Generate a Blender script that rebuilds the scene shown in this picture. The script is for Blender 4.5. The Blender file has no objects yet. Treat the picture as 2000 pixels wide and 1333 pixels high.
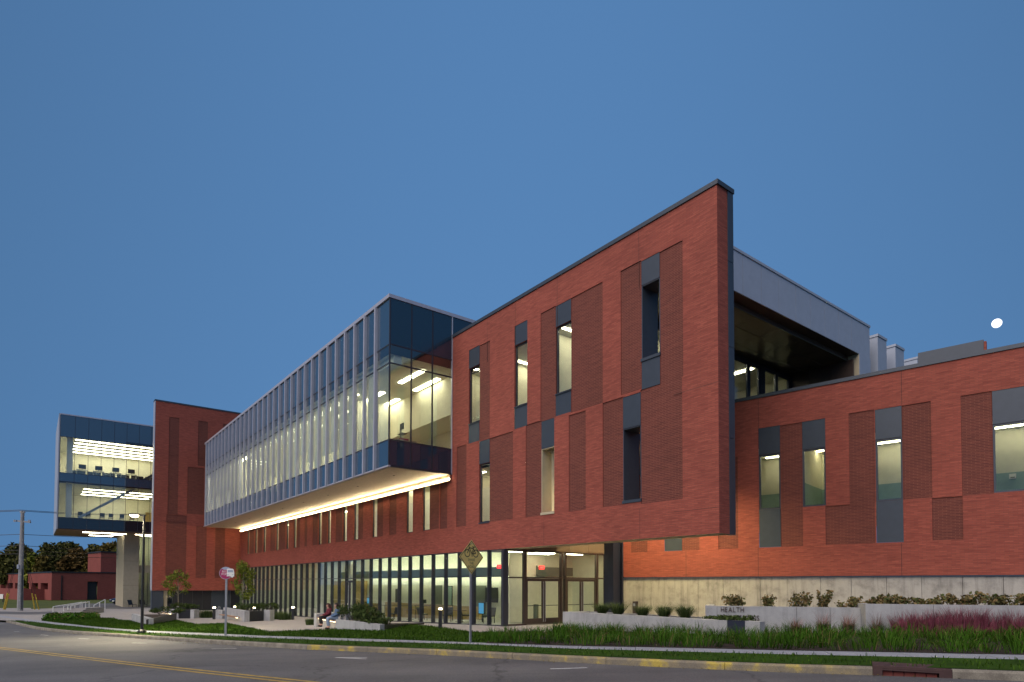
import bpy, bmesh, math, random
import numpy as np
from mathutils import Matrix, Vector

random.seed(7); rng = np.random.default_rng(7)
R = math.radians
sc = bpy.context.scene
C = sc.collection

# ------------------------------------------------------------------ camera
FPX, PITCH, VPY, VPX, ROLL = 1214.0, 0.03002, 1105.2, 1001.7, 0.002706
EYE = np.array([0.0, 0.0, 2.2])
cam = bpy.data.cameras.new('camera'); cam_o = bpy.data.objects.new('camera', cam); C.objects.link(cam_o)
cam.sensor_width = 36.0; cam.lens = FPX / 2000 * 36.0
cam.shift_y = (VPY - 666.5) / 2000; cam.shift_x = -(VPX - 1000) / 2000
cam.clip_start = 0.1; cam.clip_end = 9000
cam_o.matrix_world = Matrix.Translation((0, 0, 2.2)) @ Matrix.Rotation(math.pi / 2 + PITCH, 4, 'X') @ Matrix.Rotation(ROLL, 4, 'Z')
sc.camera = cam_o

# ------------------------------------------------------------------ world, dusk sky
SUN_EL, SUN_ROT = R(6), R(183)
w = bpy.data.worlds.new("World"); sc.world = w; w.use_nodes = True
nt = w.node_tree; bg = nt.nodes['Background']
sky = nt.nodes.new('ShaderNodeTexSky'); sky.sky_type = 'NISHITA'; sky.sun_disc = False
sky.sun_elevation = SUN_EL; sky.sun_rotation = SUN_ROT
sky.air_density = 1.0; sky.dust_density = 0.2; sky.ozone_density = 4.0
tc = nt.nodes.new('ShaderNodeTexCoord'); mp = nt.nodes.new('ShaderNodeMapping')
mp.inputs['Scale'].default_value = (1, 1, 0.11); mp.inputs['Location'].default_value = (0, 0, 0.33)
nt.links.new(tc.outputs['Generated'], mp.inputs[0]); nt.links.new(mp.outputs[0], sky.inputs[0])
tn = nt.nodes.new('ShaderNodeMix'); tn.data_type = 'RGBA'; tn.blend_type = 'MULTIPLY'; tn.inputs[0].default_value = 1.0; tn.inputs[7].default_value = (1.02, 0.85, 0.82, 1)
nt.links.new(sky.outputs[0], tn.inputs[6]); nt.links.new(tn.outputs[2], bg.inputs[0]); bg.inputs[1].default_value = 0.195

# afterglow of the sun that has just set behind the camera: low, warm and very soft
sun = bpy.data.lights.new('sun', 'SUN'); sun_o = bpy.data.objects.new('sun', sun); C.objects.link(sun_o)
sun.energy = 3.5; sun.angle = R(70); sun.color = (1.0, 0.86, 0.77)
_d = Vector((-0.45, -0.50, 0.74))            # direction from scene to sun
sun_o.rotation_euler = _d.to_track_quat('Z', 'Y').to_euler()
sun_o.location = (-30, -40, 60)

sc.view_settings.view_transform = 'Standard'; sc.view_settings.look = 'None'
sc.view_settings.exposure = 0.0; sc.view_settings.gamma = 1.0; sc.view_settings.use_curve_mapping = False
sc.render.engine = 'CYCLES'
sc.cycles.max_bounces = 8; sc.cycles.diffuse_bounces = 4; sc.cycles.glossy_bounces = 3
sc.cycles.transmission_bounces = 4; sc.cycles.transparent_max_bounces = 16
sc.cycles.caustics_reflective = False; sc.cycles.caustics_refractive = False
sc.cycles.sample_clamp_indirect = 4.0; sc.cycles.use_denoising = True
sc.cycles.use_light_tree = True

# ------------------------------------------------------------------ survey: rays through the lens meet real planes
def ray(u, v):
    x, y = u - VPX, v - VPY
    c, s = math.cos(ROLL), math.sin(ROLL)
    x, y = c * x + s * y, -s * x + c * y
    x /= FPX; up = -y / FPX
    return np.array([x, math.cos(PITCH) - up * math.sin(PITCH), math.sin(PITCH) + up * math.cos(PITCH)])

class Frame:
    def __init__(s, o, psi):
        s.o = np.array([o[0], o[1], 0.0])
        s.x = np.array([-math.sin(psi), -math.cos(psi), 0]); s.y = np.array([math.cos(psi), -math.sin(psi), 0])
        s.ang = math.atan2(s.x[1], s.x[0])
        s.M = Matrix.Translation((o[0], o[1], 0)) @ Matrix.Rotation(s.ang, 4, 'Z')
    def P(s, a, b, z=0.0): return s.o + a * s.x + b * s.y + np.array([0, 0, z])
    def loc(s, P): d = np.asarray(P) - s.o; return (float(d @ s.x), float(d @ s.y), float(P[2]))
    def onb(s, u, v, b=0.0):
        r = ray(u, v); k = (s.o @ s.y + b - EYE @ s.y) / (r @ s.y); return s.loc(EYE + k * r)
    def ona(s, u, v, a=0.0):
        r = ray(u, v); k = (s.o @ s.x + a - EYE @ s.x) / (r @ s.x); return s.loc(EYE + k * r)

A = Frame((-0.4642, 32.511), R(-37.70))      # the main street front; x runs to the sharp corner, y into the building
W = Frame((6.55, 37.7), R(-48.507))          # the lower wing

def zg(x, y):                                 # the ground falls gently away from the street
    p = 0.0205 * (x + 0.464) - 0.0221 * (y - 32.51)
    p = (p - 0.9 + math.sqrt((p + 0.9) ** 2 + 0.03)) / 2
    return (p + 0.95 - math.sqrt((p - 0.95) ** 2 + 0.02)) / 2
def G(u, v, off=0.0):
    r = ray(u, v); lo, hi = 2.0, 900.0
    for _ in range(50):
        m = (lo + hi) / 2; p = EYE + m * r
        if p[2] > zg(p[0], p[1]) + off: lo = m
        else: hi = m
    p = EYE + lo * r; return np.array([p[0], p[1], zg(p[0], p[1]) + off])
def atY(u, v, Y): r = ray(u, v); return EYE + r * (Y / r[1])

# ------------------------------------------------------------------ materials
def lin(c): return tuple(((x / 255) / 12.92 if x / 255 <= 0.04045 else (((x / 255) + 0.055) / 1.055) ** 2.4) for x in c)
class NT:
    def __init__(s, name):
        s.m = bpy.data.materials.new(name); s.m.use_nodes = True; s.t = s.m.node_tree; s.b = s.t.nodes['Principled BSDF']
        s.out = s.t.nodes['Material Output']
    def n(s, kind, **kw):
        x = s.t.nodes.new(kind)
        for k, v in kw.items():
            if k.startswith('i_'): x.inputs[k[2:].replace('_', ' ')].default_value = v
            else: setattr(x, k, v)
        return x
    def l(s, a, b): s.t.links.new(a, b)
    def ramp(s, src, stops):
        r = s.n('ShaderNodeValToRGB'); e = r.color_ramp.elements
        e[0].position, e[0].color = stops[0][0], (*stops[0][1], 1); e[1].position, e[1].color = stops[-1][0], (*stops[-1][1], 1)
        for p, c in stops[1:-1]: q = e.new(p); q.color = (*c, 1)
        s.l(src, r.inputs[0]); return r.outputs[0]
    def bump(s, h, dist=0.01, st=0.5):
        b = s.n('ShaderNodeBump', i_Distance=dist, i_Strength=st); s.l(h, b.inputs['Height']); s.l(b.outputs[0], s.b.inputs['Normal'])
    def mul(s, a, b, f=1.0, mode='MULTIPLY'):
        m = s.n('ShaderNodeMix', data_type='RGBA', blend_type=mode); m.inputs[0].default_value = f
        s.l(a, m.inputs[6]); s.l(b, m.inputs[7]); return m.outputs[2]

def plain(name, col, rough=0.6, metal=0.0, var=0.12, scale=3.0, spec=0.5):
    t = NT(name); t.b.inputs['Roughness'].default_value = rough; t.b.inputs['Metallic'].default_value = metal
    t.b.inputs['Specular IOR Level'].default_value = spec
    tcn = t.n('ShaderNodeTexCoord'); nz = t.n('ShaderNodeTexNoise', i_Scale=scale, i_Detail=4.0); t.l(tcn.outputs['Object'], nz.inputs[0])
    t.l(t.ramp(nz.outputs[0], [(0.3, tuple(c * (1 - var) for c in col)), (0.7, tuple(min(1, c * (1 + var)) for c in col))]), t.b.inputs['Base Color'])
    return t.m
def emit(name, col, st):
    t = NT(name); t.b.inputs['Base Color'].default_value = (*col, 1); t.b.inputs['Emission Color'].default_value = (*col, 1)
    t.b.inputs['Emission Strength'].default_value = st; return t.m
def brick(name, c1, c2, mortar, bw=0.30, rh=0.0675, ms=0.008, contrast=1.0):
    t = NT(name); t.b.inputs['Roughness'].default_value = 0.85; t.b.inputs['Specular IOR Level'].default_value = 0.25
    uv = t.n('ShaderNodeTexCoord').outputs['UV']
    b = t.n('ShaderNodeTexBrick', offset=0.5); b.inputs['Scale'].default_value = 1.0
    b.inputs['Color1'].default_value = (*c1, 1); b.inputs['Color2'].default_value = (*c2, 1); b.inputs['Mortar'].default_value = (*mortar, 1)
    b.inputs['Mortar Size'].default_value = ms; b.inputs['Brick Width'].default_value = bw; b.inputs['Row Height'].default_value = rh; b.inputs['Bias'].default_value = 0.0
    t.l(uv, b.inputs[0])
    mp = t.n('ShaderNodeMapping'); mp.inputs['Scale'].default_value = (1.1, 11.0, 1.0); t.l(uv, mp.inputs[0])
    n1 = t.n('ShaderNodeTexNoise', i_Scale=1.3, i_Detail=5.0, i_Roughness=0.7); t.l(mp.outputs[0], n1.inputs[0])
    n2 = t.n('ShaderNodeTexNoise', i_Scale=0.35, i_Detail=3.0); t.l(uv, n2.inputs[0])
    k = 0.30 * contrast
    col = t.mul(b.outputs['Color'], t.ramp(n1.outputs[0], [(0.25, (1 - k,) * 3), (0.5, (1,) * 3), (0.75, (1 + k * 0.8,) * 3)]))
    col = t.mul(col, t.ramp(n2.outputs[0], [(0.3, (0.9, 0.9, 0.9)), (0.7, (1.08, 1.05, 1.05))]))
    t.l(col, t.b.inputs['Base Color']); t.bump(b.outputs['Fac'], 0.004, -0.6)
    return t.m
def concrete(name, c, stain=0.35, rough=0.8, seams=False):
    t = NT(name); t.b.inputs['Roughness'].default_value = rough
    o = t.n('ShaderNodeTexCoord').outputs['Object']
    n1 = t.n('ShaderNodeTexNoise', i_Scale=1.6, i_Detail=8.0, i_Roughness=0.65); t.l(o, n1.inputs[0])
    mp = t.n('ShaderNodeMapping'); mp.inputs['Scale'].default_value = (5.0, 5.0, 0.35); t.l(o, mp.inputs[0])
    n2 = t.n('ShaderNodeTexNoise', i_Scale=1.0, i_Detail=5.0, i_Roughness=0.6); t.l(mp.outputs[0], n2.inputs[0])
    n3 = t.n('ShaderNodeTexNoise', i_Scale=40.0, i_Detail=2.0); t.l(o, n3.inputs[0])
    col = t.ramp(n1.outputs[0], [(0.28, tuple(x * (1 - stain) for x in c)), (0.5, c), (0.72, tuple(min(1, x * 1.15) for x in c))])
    col = t.mul(col, t.ramp(n2.outputs[0], [(0.3, (1 - stain,) * 3), (0.52, (1, 1, 1))]), 0.8)
    col = t.mul(col, t.ramp(n3.outputs[0], [(0.3, (0.9,) * 3), (0.7, (1.06,) * 3)]))
    t.l(col, t.b.inputs['Base Color']); t.bump(n3.outputs[0], 0.004, 0.3); return t.m
def glass(name, tint, refl=0.0, rough=0.0):
    t = NT(name); t.t.nodes.remove(t.b)
    tr = t.n('ShaderNodeBsdfTransparent'); tr.inputs[0].default_value = (*tint, 1)
    gl = t.n('ShaderNodeBsdfGlossy'); gl.inputs['Roughness'].default_value = rough; gl.inputs[0].default_value = (0.95, 0.97, 1, 1)
    lw = t.n('ShaderNodeLayerWeight'); lw.inputs[0].default_value = 0.5
    pw = t.n('ShaderNodeMath', operation='POWER'); pw.inputs[1].default_value = 4.0; t.l(lw.outputs['Facing'], pw.inputs[0])
    ad = t.n('ShaderNodeMath', operation='MULTIPLY_ADD', use_clamp=True); ad.inputs[1].default_value = 0.75; ad.inputs[2].default_value = 0.035 + refl; t.l(pw.outputs[0], ad.inputs[0])
    mx = t.n('ShaderNodeMixShader'); t.l(ad.outputs[0], mx.inputs[0]); t.l(tr.outputs[0], mx.inputs[1]); t.l(gl.outputs[0], mx.inputs[2])
    t.l(mx.outputs[0], t.out.inputs[0]); return t.m
def leafy(name, c1, c2, rough=0.7, dry=None):
    t = NT(name); t.b.inputs['Roughness'].default_value = rough; t.b.inputs['Specular IOR Level'].default_value = 0.06
    g = t.n('ShaderNodeNewGeometry'); t.l(t.ramp(g.outputs['Random Per Island'], [(0.0, c1), (0.5, tuple((a + b) / 2 for a, b in zip(c1, c2))), (1.0, c2)] if dry is None else [(0.0, c1), (0.5, tuple((a + b) / 2 for a, b in zip(c1, c2))), (0.90, c2), (0.93, dry), (1.0, dry)]), t.b.inputs['Base Color'])
    return t.m
def noisemat(name, stops, scale, rough=0.9, bump=0.0, detail=6.0, fine=60.0, fk=0.25, spec=0.3):
    t = NT(name); t.b.inputs['Roughness'].default_value = rough; t.b.inputs['Specular IOR Level'].default_value = spec
    o = t.n('ShaderNodeTexCoord').outputs['Object']
    n1 = t.n('ShaderNodeTexNoise', i_Scale=scale, i_Detail=detail, i_Roughness=0.6); t.l(o, n1.inputs[0])
    n2 = t.n('ShaderNodeTexNoise', i_Scale=fine, i_Detail=3.0); t.l(o, n2.inputs[0])
    col = t.mul(t.ramp(n1.outputs[0], stops), t.ramp(n2.outputs[0], [(0.3, (1 - fk,) * 3), (0.7, (1 + fk,) * 3)]))
    t.l(col, t.b.inputs['Base Color'])
    if bump: t.bump(n2.outputs[0], bump, 0.6)
    return t.m

M = {}
M['brick'] = brick('red_brick', (0.335, 0.090, 0.060), (0.255, 0.062, 0.044), (0.21, 0.070, 0.055))
M['dbrick'] = brick('dark_brick', (0.150, 0.044, 0.032), (0.115, 0.034, 0.027), (0.20, 0.075, 0.055), ms=0.011)
M['obrick'] = brick('old_brick', (0.24, 0.066, 0.052), (0.20, 0.052, 0.044), (0.20, 0.07, 0.06), bw=0.22, rh=0.075)
M['metal'] = plain('slate_metal', (0.047, 0.061, 0.081), 0.42, 0.2, 0.06)
M['dmetal'] = plain('dark_metal', (0.022, 0.023, 0.028), 0.4, 0.2, 0.06)
M['bronze'] = plain('bronze_metal', (0.075, 0.052, 0.043), 0.45, 0.3, 0.06)
M['tan'] = plain('tan_metal', (0.20, 0.15, 0.105), 0.5, 0.1, 0.05)
M['silver'] = plain('silver_metal', (0.46, 0.46, 0.52), 0.38, 0.35, 0.05)
M['lgrey'] = plain('light_grey_panel', (0.33, 0.375, 0.455), 0.5, 0.1, 0.04)
M['navy'] = plain('navy_steel', (0.026, 0.030, 0.050), 0.4, 0.2, 0.08)
M['gsoffit'] = plain('glossy_dark_soffit', (0.11, 0.10, 0.065), 0.22, 0.0, 0.05, spec=0.6)
M['beige'] = plain('beige_metal', (0.46, 0.40, 0.27), 0.6, 0.0, 0.06)
M['soffit'] = plain('pale_soffit', (0.50, 0.43, 0.33), 0.5, 0.0, 0.10, 5.0)
M['white'] = plain('white_paint', (0.78, 0.76, 0.70), 0.6, 0.0, 0.04)
M['wall'] = plain('cream_wall', (0.74, 0.71, 0.56), 0.8, 0.0, 0.05)
M['gwall'] = plain('pale_green_wall', (0.68, 0.68, 0.54), 0.8, 0.0, 0.05)
M['ceil'] = plain('ceiling_tile', (0.72, 0.71, 0.60), 0.8, 0.0, 0.05)
M['teal'] = plain('teal_paint', (0.27, 0.39, 0.34), 0.7, 0.0, 0.05)
M['floor'] = plain('grey_floor', (0.30, 0.29, 0.24), 0.5, 0.0, 0.12)
M['bulk'] = plain('grey_green_bulkhead', (0.13, 0.15, 0.12), 0.7, 0.0, 0.06)
def translucent(name, col):
    t = NT(name); t.t.nodes.remove(t.b); a = t.n('ShaderNodeBsdfTranslucent'); b = t.n('ShaderNodeBsdfDiffuse'); a.inputs[0].default_value = b.inputs[0].default_value = (*col, 1)
    mx = t.n('ShaderNodeMixShader'); mx.inputs[0].default_value = 0.4; t.l(a.outputs[0], mx.inputs[1]); t.l(b.outputs[0], mx.inputs[2]); t.l(mx.outputs[0], t.out.inputs[0]); return t.m
M['shade'] = translucent('roller_shade_cloth', (0.86, 0.84, 0.74))
M['wood'] = plain('yellow_wood', (0.36, 0.25, 0.09), 0.5, 0.0, 0.15, 6.0)
M['bwood'] = plain('bench_wood', (0.25, 0.15, 0.09), 0.6, 0.0, 0.2, 8.0)
M['glass'] = glass('clear_glass', (0.92, 0.95, 0.92), 0.02)
M['bglass'] = glass('bay_glass', (0.90, 0.94, 0.91), 0.075)
M['spandrel'] = plain('spandrel_glass', (0.010, 0.016, 0.024), 0.04, 0.0, 0.02, spec=0.9)
M['frame'] = plain('window_frame_metal', (0.040, 0.042, 0.055), 0.4, 0.3, 0.05)
M['joint'] = plain('sealant_joint', (0.07, 0.03, 0.025), 0.9)
M['conc'] = concrete('stained_concrete', (0.40, 0.385, 0.345), 0.42)
M['conc2'] = concrete('grey_concrete', (0.33, 0.335, 0.335), 0.22)
M['steel'] = plain('galvanised_steel', (0.30, 0.31, 0.33), 0.45, 0.5, 0.12, 12.0)
M['black'] = plain('black_paint', (0.012, 0.012, 0.013), 0.4, 0.0, 0.1)
M['LED'] = emit('white_led', (1.0, 0.92, 0.68), 20.0)
M['LEDb'] = emit('bench_led', (1.0, 0.80, 0.50), 7.0)
M['LED2'] = emit('soft_led', (1.0, 0.93, 0.72), 9.0)
def coated(name, col, ior):
    t = NT(name); t.b.inputs['Base Color'].default_value = (*col, 1); t.b.inputs['Roughness'].default_value = 0.25
    t.b.inputs['Coat Weight'].default_value = 1.0; t.b.inputs['Coat IOR'].default_value = ior; t.b.inputs['Coat Roughness'].default_value = 0.015; return t.m
M['spandrel2'] = coated('sky_tint_spandrel_glass', (0.022, 0.050, 0.085), 2.0)  # bluish base colour imitates part of the reflected sky
M['spandrel3'] = coated('dim_sky_tint_spandrel_glass', (0.006, 0.026, 0.050), 1.6)  # end-face copy of that glass, less reflected sky in its colour
M['LEDw'] = emit('warm_led', (1.0, 0.78, 0.45), 65.0)
M['wash'] = emit('wall_wash_led', (1.0, 1.0, 0.76), 21.0)
M['asphalt'] = noisemat('asphalt', [(0.30, (0.072, 0.070, 0.071)), (0.5, (0.094, 0.091, 0.091)), (0.72, (0.118, 0.113, 0.110))], 0.45, 0.75, 0.006, 8.0, 55.0, 0.28, 0.4)
def asphalt():
    t = NT('worn_asphalt'); t.b.inputs['Roughness'].default_value = 0.72; t.b.inputs['Specular IOR Level'].default_value = 0.4; o = t.n('ShaderNodeTexCoord').outputs['Object']
    n1 = t.n('ShaderNodeTexNoise', i_Scale=0.35, i_Detail=8.0, i_Roughness=0.62); t.l(o, n1.inputs[0])
    n2 = t.n('ShaderNodeTexNoise', i_Scale=26.0, i_Detail=3.0, i_Roughness=0.8); t.l(o, n2.inputs[0])
    mp = t.n('ShaderNodeMapping'); mp.inputs['Rotation'].default_value = (0, 0, R(-14)); mp.inputs['Scale'].default_value = (0.035, 0.9, 1); t.l(o, mp.inputs[0])
    n3 = t.n('ShaderNodeTexNoise', i_Scale=1.0, i_Detail=4.0); t.l(mp.outputs[0], n3.inputs[0])
    wn = t.n('ShaderNodeTexNoise', i_Scale=0.8, i_Detail=5.0); t.l(o, wn.inputs[0]); mw = t.n('ShaderNodeMix', data_type='RGBA', blend_type='LINEAR_LIGHT'); mw.inputs[0].default_value = 1.4; t.l(o, mw.inputs[6]); t.l(wn.outputs['Color'], mw.inputs[7])
    vo = t.n('ShaderNodeTexVoronoi', feature='DISTANCE_TO_EDGE', i_Scale=0.16); t.l(mw.outputs[2], vo.inputs[0])
    col = t.mul(t.ramp(n1.outputs[0], [(0.30, (0.070, 0.068, 0.068)), (0.5, (0.094, 0.091, 0.090)), (0.72, (0.122, 0.117, 0.112))]), t.ramp(n2.outputs[0], [(0.32, (0.62,) * 3), (0.5, (1,) * 3), (0.70, (1.45,) * 3)]))
    col = t.mul(col, t.ramp(n3.outputs[0], [(0.3, (0.80,) * 3), (0.7, (1.14,) * 3)]))
    col = t.mul(col, t.ramp(vo.outputs['Distance'], [(0.0, (0.55,) * 3), (0.004, (0.68,) * 3), (0.010, (1, 1, 1))]))
    t.l(col, t.b.inputs['Base Color']); t.bump(n2.outputs[0], 0.006, 0.6); return t.m
M['asphalt'] = asphalt()
M['pave'] = concrete('plaza_concrete', (0.27, 0.25, 0.235), 0.14)
M['walk'] = concrete('sidewalk_concrete', (0.25, 0.26, 0.285), 0.15)
M['kerb'] = noisemat('kerb_concrete', [(0.35, (0.15, 0.135, 0.11)), (0.65, (0.27, 0.25, 0.20))], 2.5, 0.9, 0.004)
M['ykerb'] = noisemat('worn_yellow_kerb', [(0.40, (0.17, 0.15, 0.115)), (0.54, (0.24, 0.20, 0.12)), (0.64, (0.40, 0.31, 0.07))], 2.2, 0.8, 0.004)
M['lawn'] = noisemat('lawn_turf', [(0.3, (0.015, 0.038, 0.003)), (0.7, (0.030, 0.068, 0.006))], 0.7, 1.0, 0.0, 6.0, 14.0, 0.3, 0.1)
M['field'] = noisemat('field_turf', [(0.3, (0.05, 0.065, 0.02)), (0.7, (0.085, 0.10, 0.03))], 0.3, 1.0, 0.0, 6.0, 5.0, 0.25, 0.1)
M['soil'] = noisemat('dark_mulch', [(0.3, (0.012, 0.009, 0.008)), (0.7, (0.04, 0.028, 0.02))], 4.0, 1.0, 0.01)
M['yline'] = noisemat('yellow_line_paint', [(0.35, (0.26, 0.18, 0.05)), (0.6, (0.44, 0.30, 0.06))], 4.0, 0.7)
M['wline'] = noisemat('white_line_paint', [(0.35, (0.40, 0.40, 0.40)), (0.6, (0.62, 0.62, 0.60))], 4.0, 0.7)
M['grass'] = leafy('grass_blades', (0.017, 0.046, 0.003), (0.050, 0.100, 0.008))
M['bedgrass'] = leafy('bed_grass_blades', (0.018, 0.054, 0.003), (0.052, 0.125, 0.010), dry=(0.13, 0.10, 0.04))
M['tuft'] = leafy('tuft_blades', (0.035, 0.060, 0.018), (0.10, 0.14, 0.045))
M['pink'] = leafy('pink_plumes', (0.17, 0.045, 0.065), (0.34, 0.10, 0.14))
M['rose'] = leafy('rosy_stems', (0.15, 0.09, 0.06), (0.30, 0.14, 0.13))
M['shrub'] = leafy('shrub_leaves', (0.060, 0.085, 0.028), (0.21, 0.14, 0.065))
M['gleaf'] = leafy('young_tree_leaves', (0.06, 0.10, 0.014), (0.20, 0.22, 0.035))
M['juniper'] = leafy('planter_leaves', (0.025, 0.045, 0.012), (0.075, 0.105, 0.03))
M['oak'] = leafy('dark_olive_leaves', (0.040, 0.047, 0.015), (0.115, 0.11, 0.03))
M['gold'] = leafy('autumn_gold_leaves', (0.07, 0.06, 0.017), (0.165, 0.12, 0.03))
M['rust'] = leafy('autumn_rust_leaves', (0.055, 0.042, 0.015), (0.13, 0.080, 0.025))
M['lime'] = leafy('yellow_green_leaves', (0.075, 0.095, 0.015), (0.18, 0.19, 0.03))
M['bark'] = noisemat('tree_bark', [(0.3, (0.05, 0.04, 0.03)), (0.7, (0.11, 0.09, 0.07))], 8.0, 0.95, 0.01)
M['ubark'] = noisemat('uplit_tone_bark', [(0.3, (0.20, 0.17, 0.12)), (0.7, (0.34, 0.30, 0.22))], 8.0, 0.9, 0.005)  # pale tone paints in the uplight on the young trunks
M['pole'] = noisemat('weathered_pole_wood', [(0.3, (0.20, 0.20, 0.20)), (0.7, (0.30, 0.30, 0.30))], 3.0, 0.9)
M['rail'] = plain('white_rail_paint', (0.60, 0.60, 0.58), 0.5)
M['sgold'] = plain('sign_yellow', (0.82, 0.62, 0.20), 0.5, 0.0, 0.05)
M['red_em'] = emit('exit_red', (1.0, 0.03, 0.03), 2.5)
M['blue_em'] = emit('screen_blue', (0.06, 0.27, 0.52), 0.8)
M['yellow'] = plain('yellow_guard', (0.50, 0.36, 0.04), 0.6)
M['magenta'] = plain('sign_magenta', (0.36, 0.015, 0.10), 0.5)
M['rust_iron'] = plain('brown_cast_iron', (0.060, 0.030, 0.028), 0.7, 0.2, 0.2, 6.0)

# ------------------------------------------------------------------ mesh builder
class MB:
    def __init__(s): s.v, s.f, s.uv, s.m = [], [], [], []
    def face(s, pts, mat=0, uv=None):
        i = len(s.v); pts = [tuple(map(float, p)) for p in pts]; s.v += pts; s.f.append(tuple(range(i, i + len(pts)))); s.m.append(mat)
        if uv is None:
            a, b, c = map(np.array, pts[:3]); n = np.abs(np.cross(b - a, c - b)); k = int(np.argmax(n))
            uv = [((p[1], p[2]), (p[0], p[2]), (p[0], p[1]))[k] for p in pts]
        s.uv += uv; return s
    def box(s, x0, x1, y0, y1, z0, z1, mat=0, skip=''):
        if x0 > x1: x0, x1 = x1, x0
        if y0 > y1: y0, y1 = y1, y0
        if z0 > z1: z0, z1 = z1, z0
        P = lambda i, j, k: ((x0, x1)[i], (y0, y1)[j], (z0, z1)[k])
        F = {'-y': [(0,0,0),(1,0,0),(1,0,1),(0,0,1)], '+y': [(1,1,0),(0,1,0),(0,1,1),(1,1,1)], '-x': [(0,1,0),(0,0,0),(0,0,1),(0,1,1)],
             '+x': [(1,0,0),(1,1,0),(1,1,1),(1,0,1)], '-z': [(0,1,0),(1,1,0),(1,0,0),(0,0,0)], '+z': [(0,0,1),(1,0,1),(1,1,1),(0,1,1)]}
        for k, q in F.items():
            if k not in skip.split(','): s.face([P(*t) for t in q], mat)
        return s
    def hexa(s, b, t, mat=0):                  # b, t: four points each, counter-clockwise from above
        s.face(b[::-1], mat); s.face(t, mat); n = len(b)
        for i in range(n): j = (i + 1) % n; s.face([b[i], b[j], t[j], t[i]], mat)
        return s
    def prism(s, poly, z0, z1, mat=0):         # z0, z1 numbers or functions of (x, y)
        f0 = z0 if callable(z0) else (lambda x, y: z0); f1 = z1 if callable(z1) else (lambda x, y: z1)
        return s.hexa([(x, y, f0(x, y)) for x, y in poly], [(x, y, f1(x, y)) for x, y in poly], mat)
    def beam(s, p, q, wd, ht, mat=0, up=(0, 0, 1)):
        p, q = np.array(p, float), np.array(q, float); d = q - p; d /= np.linalg.norm(d)
        sx = np.cross(d, up); 
        if np.linalg.norm(sx) < 1e-6: sx = np.cross(d, (1, 0, 0))
        sx /= np.linalg.norm(sx); sz = np.cross(sx, d)
        o = [(-1, -1), (1, -1), (1, 1), (-1, 1)]
        a = [p + sx * wd / 2 * i + sz * ht / 2 * j for i, j in o]; b = [q + sx * wd / 2 * i + sz * ht / 2 * j for i, j in o]
        s.face(a[::-1], mat); s.face(b, mat)
        for i in range(4): j = (i + 1) % 4; s.face([a[i], a[j], b[j], b[i]], mat)
        return s
    def tube(s, pts, rad, n=8, mat=0, cap=True):
        pts = [np.array(p, float) for p in pts]; rad = [rad] * len(pts) if np.isscalar(rad) else rad; rings = []; pu = None
        for i, p in enumerate(pts):
            d = pts[min(i + 1, len(pts) - 1)] - pts[max(i - 1, 0)]; d /= np.linalg.norm(d)
            up = np.array([0, 0, 1.0]) if abs(d[2]) < 0.95 else np.array([1.0, 0, 0])
            if pu is not None: up = pu
            x = np.cross(d, up); x /= np.linalg.norm(x); y = np.cross(x, d); pu = y
            rings.append([p + rad[i] * (math.cos(2 * math.pi * k / n) * x + math.sin(2 * math.pi * k / n) * y) for k in range(n)])
        for a, b in zip(rings, rings[1:]):
            for k in range(n): j = (k + 1) % n; s.face([a[j], a[k], b[k], b[j]], mat)
        if cap: s.face(rings[0], mat); s.face(rings[-1][::-1], mat)
        return s
    def build(s, name, mats, parent=None, loc=None, rotz=0.0, smooth=False, matrix=None):
        me = bpy.data.meshes.new(name); me.from_pydata(s.v, [], s.f)
        ul = me.uv_layers.new(name='UVMap'); ul.data.foreach_set('uv', np.array(s.uv, dtype=np.float32).ravel())
        for m in (mats if isinstance(mats, (list, tuple)) else [mats]): me.materials.append(M[m] if isinstance(m, str) else m)
        me.polygons.foreach_set('material_index', s.m)
        if smooth: me.polygons.foreach_set('use_smooth', [True] * len(s.f))
        me.update(); return link(name, me, parent, loc, rotz, matrix)

def link(name, data, parent=None, loc=None, rotz=0.0, matrix=None):
    o = bpy.data.objects.new(name, data); C.objects.link(o)
    if parent is not None: o.parent = parent
    if matrix is not None: o.matrix_local = matrix
    else:
        if loc is not None: o.location = tuple(map(float, loc))
        o.rotation_euler = (0, 0, rotz)
    return o
def tag(o, label=None, cat=None, group=None, kind=None):
    if label: o['label'] = label
    if cat: o['category'] = cat
    if group: o['group'] = group
    if kind: o['kind'] = kind
    return o
def thing(name, label, cat, loc=(0, 0, 0), rotz=0.0, group=None):
    return tag(link(name, None, None, loc, rotz), label, cat, group)
def copy_tree(o, parent=None):
    c = o.copy(); C.objects.link(c)
    if parent is not None: c.parent = parent
    for ch in list(o.children): copy_tree(ch, c)
    return c
def box(name, dims, mat, parent, **kw): return MB().box(*dims).build(name, mat, parent, **kw)

def text_mesh(txt, size, depth=0.0):
    cu = bpy.data.curves.new('lettering', 'FONT'); cu.body = txt; cu.size = size; cu.extrude = depth; cu.align_x = 'CENTER'; cu.align_y = 'CENTER'; cu.resolution_u = 3
    o = bpy.data.objects.new('lettering', cu); C.objects.link(o); dg = bpy.context.evaluated_depsgraph_get()
    me = bpy.data.meshes.new_from_object(o.evaluated_get(dg)); bpy.data.objects.remove(o); bpy.data.curves.remove(cu); me.materials.clear()
    return me
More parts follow.
